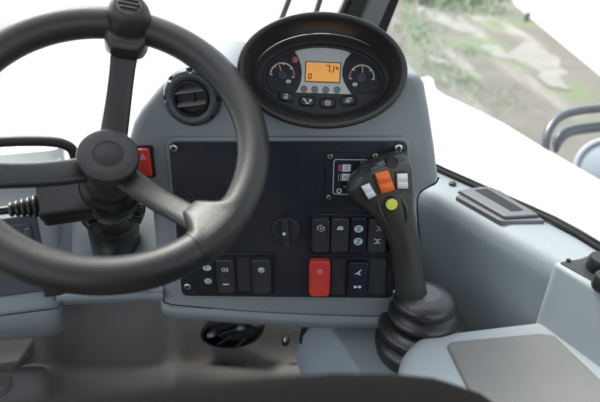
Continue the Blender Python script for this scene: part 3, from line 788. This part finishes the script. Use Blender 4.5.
# face of the head: plane through three points of the front surface
def headpt(cx, cy):
    best = min(secs, key=lambda s: abs(s[1] + (cx - s[0]) * -s[5] - cy)); return best[3] - best[4]
hA = P(381, 176, .6775 - .0205); 
hf = Frame(hA, Vector((1, 0, 0)) * cos(.2) + Vector((0, sp, cp)) * sin(.2), P(385, 160, .669 - .0165) - P(384, 200, .692 - .021))
hl = hf
def hpx(*pts): return [hf.px(a, b) for a, b in pts]
def hbutton(pts, h1, m, nm, label=None, r=.002, tilt=0, par=None, h0=-.008, bev=.0016):
    mb = MB(); q = rpoly(hpx(*pts), r) if r else hpx(*pts); prism(mb, hf, q, h0, h1, bev, m, tilt=tilt); return mb.build(nm, par or joy, label=label)
hbutton(((372, 175), (379.5, 195), (396, 190.5), (389, 169.5)), .0012, 'gripdark', 'button_well', bev=.0008)
def roller(c0, c1, c2, c3, m, nm, label, H):
    """two sloped halves meeting in a ridge"""
    mb = MB(); a, b, c, d = [Vector(q) for q in hpx(c0, c1, c2, c3)]   # top-left, bottom-left, bottom-right, top-right
    ml, mr = (a + b) / 2, (d + c) / 2; rows = []
    for t, h in ((0, -.004), (.0, H * .55), (.06, H * .8), (.22, H), (.40, H * .98), (.46, H * .80), (.50, H * .72), (.54, H * .86), (.60, H * 1.04), (.80, H * 1.0), (.94, H * .7), (1, H * .4), (1, -.004)):
        l = a.lerp(b, t); r_ = d.lerp(c, t); row = []
        for s, k in ((0, -.9), (0, .0), (.05, .9), (.12, 1), (.5, 1.04), (.88, 1), (.95, .9), (1, 0), (1, -.9)):
            q = l.lerp(r_, s); hh = h * k if k > 0 and h > 0 else (-.004 if k < 0 else h * .5)
            row.append(hf.w(q.x, q.y, hh))
        rows.append(row)
    loft(mb, rows, m, closed=False, cap0=False, cap1=False); return mb.build(nm, joy, label=label)
roller((374.3, 173.5), (381, 193.5), (395, 189.5), (388, 169.5), 'orange', 'roller_switch', 'orange roller switch in the middle of the joystick head', .007)
hbutton(((359, 186.5), (368, 201), (378, 196), (369.5, 181.5)), .0010, 'gripdark', 'button_well', bev=.0008)
roller((360.5, 186), (368, 199), (376.3, 195), (369, 182.3), 'white', 'roller_switch', 'white roller switch on the left of the joystick head', .0055)
hbutton(((395, 172.5), (396, 190), (408.8, 190), (408, 172)), .0010, 'gripdark', 'button_well', bev=.0008)
roller((396.3, 173.3), (397, 188.3), (407.8, 188.3), (407, 173), 'white', 'roller_switch', 'white roller switch on the right of the joystick head', .0055)
for x, y in ((364.2, 170.2), (391.8, 161.6)):
    mb = MB(); u, v = hf.px(x, y); lathe(mb, hf, [(.0082, -.006), (.0082, .0034), (.0074, .0046), (.0060, .0046), (.005, .0040)], 'gripdark', 32, u, v); mb.build('push_button', joy, label='round dark push button on top of the joystick head')
u, v = hf.px(391, 203.4)
mb = MB(); lathe(mb, hf, [(.0098, -.010), (.0098, .0026), (.0088, .0034), (.0082, .0030)], 'gripdark', 36, u, v); mb.build('button_well', joy)
mb = MB(); lathe(mb, hf, [(.0080, -.006), (.0080, .0050), (.0070, .0062), (.0001, .0066)], 'yellow', 36, u, v); mb.build('push_button', joy, label='round yellow green push button below the orange roller')
# two raised ridges that frame the thumb recess
for sgn, pts in ((0, ((378, 202), (380, 210), (384, 219), (389, 228))), (1, ((402, 199), (406, 207), (407, 217), (405, 228)))):
    mb = MB(); tube(mb, [hf.w(*hf.px(*q), h) for q, h in zip(pts, (-.001, .0005, 0, -.004))], [.0012, .0022, .002, .0008], 'grip', 10); mb.build('thumb_ridge', joy)
# ================================================================== RIGHT SIDE CONSOLE
side = thing('side_console', 'pale blue grey side console along the right window with slotted demister vent', 'side console', onz(560, 330, CZ - .75))
ZS = -.43
E0 = onz(422, 189.5, CZ + ZS); E1 = onz(546, 256, CZ + ZS)
sd = (E1 - E0).normalized(); sn = Vector((-sd.y, sd.x, 0)); sn = sn if sn.dot(RT) > 0 else -sn       # outward, to the window
def spt(t, o, z): return E0 + sd * t + sn * o + Vector((0, 0, z))
L1 = .60
prof = [(-.012, -.45), (-.008, -.30), (-.003, -.16), (0, -.08), (.0, -.040), (.002, -.024), (.007, -.011), (.016, -.003), (.028, .0008), (.036, .0012)]
prof = cr(prof, 4) + [(.046, .0012), (.0465, -.02), (.0465, -.45)]
mb = MB(); rings = []
for t, sh, dz in ((-.16, 0, 0), (0, 0, 0), (.2, 0, 0), (.36, 0, 0), (L1, 0, 0)):
    rings.append([spt(t, o + (sh if o < .05 else 0), z + (dz if z > -.2 else 0)) for o, z in prof])
loft(mb, rings, 'side'); mb.build('wall_moulding', side, auto=75)
# demister vent on the ledge
VFm = Frame(spt(.11, .035, .0025), sd, sn)
VFm = Frame(VFm.o, sd, sn) if VFm.n.z > 0 else Frame(VFm.o, -sd, sn)
def vfx(*pts): return [VFm.px(a, b) for a, b in pts]
mb = MB()
vb = vfx((455, 198), (501, 223.5), (545, 223), (499, 191.5), (478, 191))
prism(mb, VFm, rpoly(vb, .004), -.004, .0045, .002, 'ventgrey')
vb2 = vfx((457.5, 194.6), (504, 221.5), (538, 219.5), (491, 191.2), (480, 191))
prism(mb, VFm, rpoly(inset(vb2, -.0014), .004), .004, .0054, 0, 'blackmatte')
prism(mb, VFm, rpoly(vb2, .004), .005, .0095, .0022, 'ventgrey')
dv = mb.build('demister_vent', side, label='grey demister vent with a long slotted opening')
mb = MB(); sl = vfx((473, 194.6), (510.5, 216.5), (523, 215.3), (486, 193.4))
prism(mb, VFm, rpoly(sl, .003), .007, .0099, 0, 'blackmatte')
a0, a1, a2, a3 = [Vector(q) for q in sl]
for k in range(1, 15):
    t = k / 15; p = a0.lerp(a1, t); q = a3.lerp(a2, t); line(mb, VFm, [tuple(p), tuple(q)], .0011, .0103, 'gripdark')
mb.build('slots', dv)
mb = MB(); lathe(mb, VFm, [(.0065, -.003), (.0065, .003), (.005, .0042), (.0001, .0044)], 'gripdark', 24, *VFm.px(452.5, 184.2)); mb.build('plug', side)
# raised corner box with a dark control plate and knobs
mb = MB()
ZB = CZ + ZS + .006
cb = [onz(551.5, 262, ZB), onz(566, 259.5, ZB), onz(640, 297, ZB), onz(660, 335, ZB)]
CBf = Frame(cb[0], (1, 0, 0), (0, 1, 0))
cq = rpoly([CBf.px(551.5, 262), CBf.px(640, 316), CBf.px(690, 300), CBf.px(600, 250), CBf.px(570, 257.5)], [.012, .0, .0, .004, .006])
prism(mb, CBf, cq, -.32, .0, .006, 'side')
mb.build('control_box', side)
mb = MB(); prism(mb, CBf, rpoly([CBf.px(559, 263), CBf.px(640, 308), CBf.px(690, 297), CBf.px(600, 253), CBf.px(580, 260)], .004), -.001, .002, .001, 'blank'); cpn = mb.build('control_plate', side, label='dark plate with knobs at the right edge')
mb = MB(); lathe(mb, CBf, [(.015, .001), (.0165, .004), (.016, .018), (.0145, .021)], 'gripdark', 30, *CBf.px(598, 270)); mb.build('knob', cpn)
mb = MB(); lathe(mb, CBf, [(.015, .001), (.0165, .004), (.016, .018), (.0145, .021)], 'gripdark', 30, *CBf.px(604, 289)); mb.build('knob', cpn)
mb = MB(); lathe(mb, CBf, [(.003, .001), (.003, .004), (.002, .005)], 'blackmatte', 12, *CBf.px(568, 262)); mb.build('screw', cpn)

# -- armrest box
ZA = CZ - .53
arm = thing('armrest', 'pale blue grey armrest box with grey padded top at the bottom right', 'armrest', onz(500, 380, ZA - .2))
AF = Frame(onz(500, 360, ZA), (1, 0, 0), (0, 1, 0))
aq = rpoly([AF.px(402, 352), AF.px(386, 420), AF.px(640, 430), AF.px(640, 360), AF.px(560, 303), AF.px(545, 317.8), AF.px(420, 332.5)], [.012, 0, 0, 0, .0, .0, .02], 7)
mb = MB(); prism(mb, AF, aq, -.25, 0, .016, 'side', seg=6)
mb.build('box', arm)
mb = MB(); prism(mb, AF, rpoly([AF.px(445, 344), AF.px(485, 425), AF.px(640, 420), AF.px(553, 336.5), AF.px(538, 335)], [.012, 0, 0, .006, .006]), -.004, .005, .004, 'pad', seg=4)
mb.build('pad', arm)

# -- low console carrying the joystick
ZL = CZ - .605
low = thing('joystick_console', 'light grey low console under the joystick with dark gap at its left side', 'console', onz(380, 350, ZL - .2))
LFm = Frame(onz(370, 345, ZL), (1, 0, 0), (0, 1, 0))
mb = MB()
top = [(312, 314), (324, 326), (338, 349), (352, 372), (374, 410), (470, 410), (470, 330), (440, 312)]
botm = [(296, 318), (303, 340), (308, 344), (331, 375), (352, 408), (470, 420), (470, 330), (440, 312)]
tq = [LFm.px(*q) for q in top]; bq = [LFm.px(*q) for q in botm]
rings = [[LFm.w(x, y, -.10) for x, y in bq], [LFm.w(x, y, -.035) for x, y in [((a[0] + 2 * b[0]) / 3, (a[1] + 2 * b[1]) / 3) for a, b in zip(tq, bq)]], [LFm.w(x, y, -.010) for x, y in tq], [LFm.w(x, y, -.003) for x, y in inset(tq, .003)], [LFm.w(x, y, 0) for x, y in inset(tq, .012)]]
loft(mb, rings, 'side'); mb.build('top_cover', low, auto=60)
mb = MB()
gp = [P(306, 346, .90), P(332, 378, .875), P(334, 392, .88), P(304, 392, .92), P(301, 362, .92)]
loft(mb, [gp, [q + Vector((.10, .06, 0)) for q in gp]], 'blackmatte', smooth=False); mb.build('gap_darkness', low)  # black block stands for the shade in the open gap
mb = MB(); tube(mb, [P(*q) for q in cr([(316, 318, .845), (307, 323, .86), (303, 332, .875), (302, 343, .885)], 6)], .0045, 'blackmatte', 10); mb.build('edge_trim', low)
f2 = facing(P(335.3, 377.5, .845), 30, -40); screw(low, f2, 0, 0, .005, 0)

# ================================================================== FOOTWELL
foot = thing('footwell_lining', 'dark brown grey moulded footwell lining below the dashboard', 'lining', cab(0, .85, -1.32))
mb = MB(); sts = []
def fw(px, dd):
    return [(px, 280, 1.12 + dd), (px, 320, 1.08 + dd), (px, 345, 1.07 + dd), (px, 356, 1.06 + dd), (px, 362, 1.045 + dd), (px, 368, 1.0 + dd), (px, 378, .98 + dd), (px, 400, .97 + dd), (px, 440, .95 + dd), (px, 520, .92 + dd)]
for px_, dd in ((-120, -.16), (-40, -.14), (10, -.11), (34, -.10), (44, -.09), (52, -.055), (60, .0), (72, .03), (130, .03), (158, .02), (166, -.005), (176, -.012), (186, .01), (240, .02), (300, .02), (330, .02), (420, .02)):
    sts.append(fw(px_, dd))
dloft(mb, sts, 'foot', 4)
mb.build('lining', foot, auto=80)
AFm = Frame(P(10, 365, .905), P(34, 362, .935) - P(-40, 372, .885), P(10, 330, .99) - P(10, 400, .86))
mb = MB(); acc = rpoly([AFm.px(-50, 402), AFm.px(10, 393), AFm.px(15, 372), AFm.px(36, 341), AFm.px(-50, 344)], [0, .02, .02, .012, 0])
prism(mb, AFm, acc, -.01, .012, .004, 'foot'); mb.build('access_panel', foot)
mb = MB(); f2 = facing(P(285.5, 341, 1.05), 10); lathe(mb, f2, [(.008, -.01), (.008, .006), (.006, .010), (.0001, .012)], 'black', 20); mb.build('stud', foot)
# pedal
pf = facing(P(231, 333, 1.03), 15, -8)
ped = thing('foot_pedal', 'black pedal bracket with pale tabs as painted highlights under the dashboard', 'pedal', pf.w(0, 0, 0))
mb = MB(); lathe(mb, pf, [(1, -.05), (1.0, .0), (.93, .008), (.85, .008), (.78, -.02)], 'black', 48, cap1=False)
mb.v = [pf.w((q - pf.o).dot(pf.x) * .066, (q - pf.o).dot(pf.y) * .033 + (q - pf.o).dot(pf.x) * .010, (q - pf.o).dot(pf.n)) for q in mb.v]
mb.build('housing', ped)
mb = MB(); prism(mb, pf, ell(.052, .026, 32), -.03, -.012, .002, 'blackmatte'); mb.build('recess', ped)
for x, y in ((211.5, 334), (241, 327)):  # pale tabs stand for highlights on the black bracket
    mb = MB(); prism(mb, pf.sub(*pf.px(x, y), 0, R(15)), rrect(.017, .009, .004), -.012, .008, .003, 'louver'); mb.build('clip', ped)
for (a, b), (c, d) in (((219, 343), (233, 334)), ((236, 346), (247, 337))):
    mb = MB(); tube(mb, [pf.w(*pf.px(a, b), .006), pf.w(*pf.px(c, d), .006)], .0022, 'rocker', 8); mb.build('rod', ped)
mb = MB(); prism(mb, pf.sub(*pf.px(228, 333), 0, R(25)), rrect(.045, .012, .004), -.012, .004, .002, 'black'); mb.build('pedal_arm', ped)

# ================================================================== SEAT (out of focus at the bottom)
SF = Frame(P(330, 364, .285), RT, UP)
seat = thing('operator_seat', 'dark cloth seat back top, out of focus along the bottom edge', 'seat', SF.w(0, -.5, 0))
sq = [SF.px(*q) for q in ((-120, 418), (-60, 398), (0, 386), (60, 380), (120, 376), (200, 371), (270, 366), (340, 362), (400, 364), (440, 369), (466, 379), (486, 393), (500, 412), (508, 450), (505, 640), (-140, 640))]
sq = sq[::-1]
mb = MB(); rings = []
for h, ins_ in ((-.014, .05), (-.010, .028), (.0, .008), (.015, .001), (.04, 0), (.07, .002), (.09, .012), (.10, .03)):
    rings.append([SF.w(x, y, h) for x, y in inset(sq, ins_)])
loft(mb, rings, 'seat'); mb.build('backrest', seat, auto=80)

# ================================================================== CAB FRAME AND GLASS
cabf = thing('cab_frame', 'dark and grey window pillar with roof and sills of the cab, right of the wipers', 'cab frame', cab(.0, 0, -1.36))
PB = cab(.685, .775, -.46)
def pil(mb, x0, x1, y0, ybot, d0, d1, m, back=.05):
    """strip of the pillar given by its edges at the top and where it goes behind the pod"""
    top = [P(x0[0], y0, d0), P(x1[0], y0, d0)]; bot = [P(x0[1], ybot, d1), P(x1[1], ybot, d1)]
    b = FW * back
    up = (top[0] - bot[0]) * 1.6
    loft(mb, [[bot[0], bot[1], bot[1] + b, bot[0] + b], [top[0] + up, top[1] + up, top[1] + up + b, top[0] + up + b]], m, smooth=False)
mb = MB(); pil(mb, (352, 324.5), (374, 348), 0, 60, .985, 1.07, 'pillardark', .02); pil(mb, (384, 362), (399.5, 375.5), 0, 60, .985, 1.07, 'seal', .045)
pil(mb, (371, 344), (385.5, 364), 0, 60, .978, 1.063, 'pillar', .05)
mb.build('pillar', cabf, label='window pillar of dark and light grey strips')
mb = MB()
for k in range(26):
    y = -20 + k * 1.9; x = 353 - (y) * .46
    a, b = P(x - 4.5, y, .985), P(x + .5, y, .985); c, d = P(x - 4.9, y + 1.1, .987), P(x + .1, y + 1.1, .987)
    loft(mb, [[a, b, d, c], [q + FW * .02 for q in (a, b, d, c)]], 'seal', smooth=False)
mb.build('toothed_trim', cabf)
# sill seal along the right glass
mb = MB()
ZG = CZ + ZS + .0012
S0 = onz(440, 173.5, ZG); S1 = onz(600, 253, ZG); sdir = (S1 - S0).normalized()
sl_ = [S0 - sdir * .35, S0] + [onz(a, b, ZG) for a, b in ((470, 187), (497, 199.5), (525, 212), (549, 223), (575, 237.5))] + [S1, S1 + sdir * .5]
rings = []
for q in sl_:
    rings.append([q + sn * o_ + Vector((0, 0, h)) for o_, h in ((0, -.03), (0, .006), (.0015, .0075), (.0055, .0075), (.0065, .005), (.0085, .005), (.0095, .0085), (.0135, .0085), (.0135, -.03))])
loft(mb, rings, 'seal', smooth=False)
lb = MB()
loft(lb, [[Vector(((E0 + sd * (q - E0).dot(sd) + sn * .044).x, (E0 + sd * (q - E0).dot(sd) + sn * .044).y, ZG)), q + sn * .004] for q in sl_], 'side', closed=False, cap0=False, cap1=False, smooth=False)
lb.build('ledge', side)
mb.build('window_seal', cabf)
mb = MB()
slab(mb, -.62, .78, -.75, .34, .47, .55, 'cabwhite'); slab(mb, -.62, -.54, .34, .86, .47, .55, 'cabwhite'); slab(mb, .70, .78, .34, .86, .47, .55, 'cabwhite'); slab(mb, -.54, .70, .79, .86, .47, .55, 'cabwhite'); mb.build('roof', cabf)
for r, f in ((-.60, .70), (-.60, -.70), (.74, -.70)):
    mb = MB(); slab(mb, r - .03, r + .03, f - .03, f + .03, -1.36, .469, 'cabwhite'); mb.build('post', cabf)
mb = MB(); slab(mb, -.62, -.58, -.66, .66, -1.36, -.50, 'insert'); slab(mb, -.56, .70, -.74, -.70, -1.36, -.95, 'insert'); slab(mb, .80, .84, -.7, .30, -1.36, -.47, 'insert'); slab(mb, -.56, .70, 1.05, 1.08, -1.36, -.55, 'insert')
mb.build('lower_panel', cabf)
mb = MB(); slab(mb, -.7, .85, -.74, 1.06, -1.40, -1.36, 'foot'); mb.build('floor', kind='structure')
def pane(a, b, c, d, nm, label, th, m='glass'):
    mb = MB(); loft(mb, [[a, b, c, d], [q + th for q in (a, b, c, d)]], m, smooth=False)
    return mb.build(nm, None, label=label, cat='window glass')
pane(cab(-.57, .905, -.46), cab(.67, .905, -.46), cab(.62, .80, .465), cab(-.57, .80, .465), 'windscreen', 'clear front windscreen behind the wheel and instrument pod', FW * .005)
g0, g1 = S0 - sdir * .12 + sn * .008, S1 + sdir * .5 + sn * .008
pane(g0 + UP * .004, g1 + UP * .004, g1 + UP * .88 , P(399.5, 0, .985) + UP * .55 + FW * .01, 'side_window', 'clear right side window above the demister vent', sn * .005, 'dustyglass')

pane(cab(-.54, .34, .50), cab(.70, .34, .50), cab(.70, .79, .50), cab(-.54, .79, .50), 'roof_window', 'clear glass roof window above the operator', UP * .006)
# wiper
wp = thing('wiper', 'two thin dark wiper arms outside the windscreen above the instrument pod', 'wiper', P(270, 60, 1.06))
for xt, xb in ((290, 266), (321, 301)):
    mb = MB(); tube(mb, [P(xt + 8, -25, 1.0), P(xt, -3, 1.02), P(xb, 60, 1.10), P(xb - 14, 100, 1.13)], [.006, .006, .007, .008], 'wiper', 10); mb.build('wiper_arm', wp)

# ================================================================== OUTSIDE
mb = MB()
def rf(r, f, z): return cab(r, f, z)
rows = []
for f, z, rr in ((.94, -.60, .78), (.955, -.455, .79), (1.12, -.395, .925), (1.4, -.30, 1.16), (1.8, -.185, 1.5), (1.9, -.17, 1.58), (2.6, -.17, 2.1), (2.65, -.25, 2.1), (2.65, -.9, 2.1)):
    rows.append([rf(-2.0, f, z - .10), rf(-1.9, f, z - .02), rf(-1.8, f, z), rf(-.4, f, z + .01), rf(rr - .08, f, z), rf(rr - .02, f, z - .012), rf(rr, f, z - .05), rf(rr, f, -.9)])
loft(mb, rows, 'bodywhite', closed=False, cap0=False, cap1=False)
mb.build('bonnet', None, label='white painted bonnet outside the windscreen', cat='bonnet')
mb = MB(); ZF = CZ - .62
FFm = Frame(onz(500, 140, ZF), (1, 0, 0), (0, 1, 0))
fq = [FFm.px(*q) for q in ((380, 62), (404, 70), (412, 78), (421, 77), (428, 74.5), (434, 78), (437, 88), (446, 94), (470, 105), (505, 122), (545, 146), (600, 177), (700, 240))]
inn = [FFm.px(*q) for q in ((640, 330), (440, 190), (380, 150))]
fq = fq + inn
prism(mb, FFm, fq, -.45, 0, .02, 'bodywhite', seg=5)
mb.build('fender', None, label='white painted fender below the right side window', cat='fender')
# grey guard rail and lamp standing on the fender
gd = thing('guard_rail', 'blue grey bent tube guard at the right edge beyond the fender', 'guard rail', P(546, 147, 1.53))
mb = MB(); tube(mb, [P(*q) for q in cr([(545, 152, 1.53), (546, 140, 1.53), (550, 128, 1.54), (560, 117, 1.555), (578, 111, 1.57), (610, 108, 1.59), (680, 106, 1.62)], 6)], .0135, 'rail', 14); mb.build('outer_tube', gd)
mb = MB(); tube(mb, [P(*q) for q in cr([(556, 152, 1.56), (558, 141, 1.57), (566, 133, 1.58), (580, 129, 1.60), (610, 126, 1.62), (680, 122, 1.66)], 6)], [.006, .008, .010, .012, .014, .0155, .0165, .0175] + [.018] * 23, 'rail', 14); mb.build('inner_tube', gd)
wl = facing(P(612, 172, 1.5), 40, -15)
lampT = thing('work_lamp', 'pale round lamp shell beneath the bent guard tube at the right edge', 'lamp', wl.w(0, -.08, -.05))
mb = MB(); lathe(mb, wl, [(.060, -.12), (.095, -.06), (.108, -.01), (.110, .0), (.105, .006), (.098, .006), (.096, .0)], 'lamp', 48, cap1=False); mb.build('shell', lampT)
mb = MB(); lathe(mb, wl, [(.0965, -.004), (.06, .012), (.0001, .02)], 'railpale', 40, cap0=False); mb.build('lens', lampT)
mb = MB(); tube(mb, [wl.w(0, -.05, -.1), wl.w(0, -.10, -.14), P(612, 215, 1.46)], .02, 'rail', 10); mb.build('bracket', lampT)

# white wall at the upper right
w0 = onz(610, 83, 0); w1 = onz(512, 2, 0); wd = (w1 - w0).normalized(); wn = Vector((wd.y, -wd.x, 0)); wn = wn if wn.x > 0 else -wn
mb = MB(); a = w0 - wd * 6; b = w1
pts = [a, b, b + wn * 6, a + wn * 6]
loft(mb, [[q + UP * z for q in pts] for z in (0, 4.2)], 'wallwhite', smooth=False)
shed = thing('shed', 'white walled shed at the upper right beyond the yard', 'shed', (a + b) / 2)
mb.build('wall', shed)
mb = MB(); e = [a - wd * .3 - wn * .3, b + wd * .3 - wn * .3, b + wd * .3 + wn * 6.3, a - wd * .3 + wn * 6.3]
loft(mb, [[q + UP * z for q in e] for z in (4.203, 4.4)], 'cabwhite', smooth=False); mb.build('roof', shed)
mb = MB(); q = onz(528.5, 21, 0) - wn * .06; tube(mb, [q, q + UP * .12, q + UP * .22 + wn * .05], .07, 'post', 10); mb.build('drain_pipe', shed)
for x, y, h, r in ((421.5, 5, 2.2, .05), (427, 5, 2.2, .05)):
    q = onz(x, y, 0); mb = MB(); tube(mb, [q, q + UP * h], r, 'post', 8); lathe(mb, Frame(q, (1, 0, 0), (0, 1, 0)), [(r * 1.8, 0), (r * 1.8, .05), (r, .08)], 'post', 10); mb.build('fence_post', None, label='thin dark post at the far top edge of the yard', cat='post', group='dark posts at the far edge')

# ground
def ground():
    m = bpy.data.materials.new('yard_soil'); m.use_nodes = True
    nt = m.node_tree; N = nt.nodes; L = nt.links; b = N['Principled BSDF']; b.inputs['Roughness'].default_value = .95; b.inputs['Specular IOR Level'].default_value = .2
    tc = N.new('ShaderNodeTexCoord')
    def noise(scale, sx=1, sy=1, det=6, rot=0):
        mp = N.new('ShaderNodeMapping'); mp.inputs['Scale'].default_value = (sx, sy, 1); mp.inputs['Rotation'].default_value = (0, 0, rot)
        L.new(tc.outputs['Object'], mp.inputs['Vector']); n = N.new('ShaderNodeTexNoise'); n.inputs['Scale'].default_value = scale; n.inputs['Detail'].default_value = det
        L.new(mp.outputs[0], n.inputs['Vector']); return n.outputs[0]
    def ramp(src, lo, hi):
        r = N.new('ShaderNodeMapRange'); r.interpolation_type = 'SMOOTHSTEP'; r.inputs[1].default_value = lo; r.inputs[2].default_value = hi; L.new(src, r.inputs[0]); return r.outputs[0]
    def mix(f, a, c):
        x = N.new('ShaderNodeMix'); x.data_type = 'RGBA'; L.new(f, x.inputs[0])
        if isinstance(a, tuple): x.inputs[6].default_value = (*a, 1)
        else: L.new(a, x.inputs[6])
        if isinstance(c, tuple): x.inputs[7].default_value = (*c, 1)
        else: L.new(c, x.inputs[7])
        return x.outputs[2]
    c = mix(noise(1.4, det=8), (.082, .078, .070), (.142, .135, .122))
    c = mix(ramp(noise(.9, 1.5, .16, rot=.06), .50, .66), c, (.215, .207, .19))          # pale dry tracks
    c = mix(ramp(noise(.8, 1, .5), .50, .66), c, (.105, .135, .078))                       # thin green growth
    c = mix(ramp(noise(7., det=4), .6, .75), c, (.20, .195, .18))                          # stones
    L.new(c, b.inputs['Base Color'])
    bp = N.new('ShaderNodeBump'); bp.inputs['Strength'].default_value = .6; bp.inputs['Distance'].default_value = .05; L.new(noise(5., det=8), bp.inputs['Height']); L.new(bp.outputs[0], b.inputs['Normal'])
    return m
M['ground'] = ground()
M['gravel'] = mat('pale_gravel', (.165, .162, .152), .9, var=.4, vscale=3, bump=.5, bscale=8)
mb = MB(); S = 160; n = 40
mb.add([(-S + 2 * S * i / n, -S + 2 * S * j / n, 0) for j in range(n + 1) for i in range(n + 1)], [(j * (n + 1) + i, j * (n + 1) + i + 1, (j + 1) * (n + 1) + i + 1, (j + 1) * (n + 1) + i) for j in range(n) for i in range(n)], 'ground')
mb.build('ground', kind='structure')
# pale gravel patches spread on the soil
mb = MB(); lift = .004
for cx, cy, rx, ry in ((540, 60, 26, 14), (497, 52, 16, 5), (448, 22, 26, 5), (440, 62, 12, 3), (553, 82, 15, 6)):
    q = [onz(cx + rx * (1 + .16 * sin(3 * t + cx) + .07 * sin(7 * t) + .03 * sin(13 * t + 1)) * cos(t), cy + ry * (1 + .2 * sin(4 * t + cy)) * sin(t) + .5 * rx * cos(t) * .8, 0) + UP * lift for t in [2 * pi * k / 60 for k in range(60)]]
    mb.add(q, [tuple(range(60))], 'gravel'); lift += .004
mb.build('gravel_patch', kind='structure')
# weeds: many small leaves
mb = MB(); rnd = random.Random(3)
def weeds(cx, cy, sx, sy, n, hmax):
    for _ in range(n):
        p = onz(cx + rnd.gauss(0, sx), cy + rnd.gauss(0, sy) + 0, 0)
        h = hmax * rnd.uniform(.3, 1); a = rnd.uniform(0, 2 * pi); w = h * rnd.uniform(.12, .25)
        d = Vector((cos(a), sin(a), 0)); s = Vector((-d.y, d.x, 0)) * w
        base = p + Vector((rnd.uniform(-.1, .1), rnd.uniform(-.1, .1), 0)); mid = base + d * h * .3 + UP * h * .6; tip = base + d * h * .75 + UP * h * rnd.uniform(.5, 1)
        mb.add([base, mid + s, tip, mid - s], [(0, 1, 2, 3)], 'leaf')
weeds(455, 2, 26, 2.5, 460, .38); weeds(484, 13, 14, 1.8, 170, .2); weeds(455, 9, 14, 4, 140, .2); weeds(420, 30, 12, 12, 260, .18); weeds(462, 82, 10, 6, 200, .09); weeds(471, 53, 7, 2.2, 60, .14); weeds(440, 70, 14, 8, 160, .12); weeds(500, 100, 16, 6, 120, .08); weeds(585, 8, 1, 1, 10, .2)
mb.build('weeds', None, kind='stuff', label='green weeds growing in tufts on the bare yard soil', cat='weeds')

# ================================================================== CAMERA, LIGHT, WORLD
cam = bpy.data.cameras.new('camera'); co = bpy.data.objects.new('camera', cam); COL.objects.link(co)
co.location = CAM; co.rotation_euler = (R(60), 0, 0)
cam.sensor_width = 36; cam.lens = 30; cam.clip_start = .02; cam.clip_end = 500
cam.dof.use_dof = True; cam.dof.focus_distance = .70; cam.dof.aperture_fstop = 3.8
scene.camera = co
ELEV, AZ = 56, -35           # sun direction: high, front right
sun = bpy.data.lights.new('sun', 'SUN'); so = bpy.data.objects.new('sun', sun); COL.objects.link(so)
sun.energy = 1.3; sun.angle = R(20); sun.color = (1, .96, .9)
d = Vector((sin(R(AZ)) * cos(R(ELEV)), cos(R(AZ)) * cos(R(ELEV)), sin(R(ELEV))))
so.rotation_euler = (-d).to_track_quat('-Z', 'Y').to_euler(); so.location = (3, 3, 8)
wd_ = bpy.data.worlds.new('World'); scene.world = wd_; wd_.use_nodes = True
nt = wd_.node_tree; bg = nt.nodes['Background']; bg.inputs[1].default_value = .12
sky = nt.nodes.new('ShaderNodeTexSky'); sky.sky_type = 'NISHITA'; sky.sun_disc = False
sky.sun_elevation = R(ELEV); sky.sun_rotation = R(AZ); sky.air_density = 1.0; sky.dust_density = 3.5; sky.ozone_density = 1.0
hs = nt.nodes.new('ShaderNodeHueSaturation'); hs.inputs['Saturation'].default_value = .45     # overcast: a whiter sky
nt.links.new(sky.outputs[0], hs.inputs['Color']); nt.links.new(hs.outputs[0], bg.inputs[0])
scene.view_settings.view_transform = 'Standard'; scene.view_settings.look = 'None'
scene.view_settings.exposure = 2.05; scene.view_settings.gamma = 1
scene.render.engine = 'CYCLES'
scene.cycles.use_denoising = True
scene.cycles.max_bounces = 8; scene.cycles.diffuse_bounces = 4; scene.cycles.transparent_max_bounces = 12
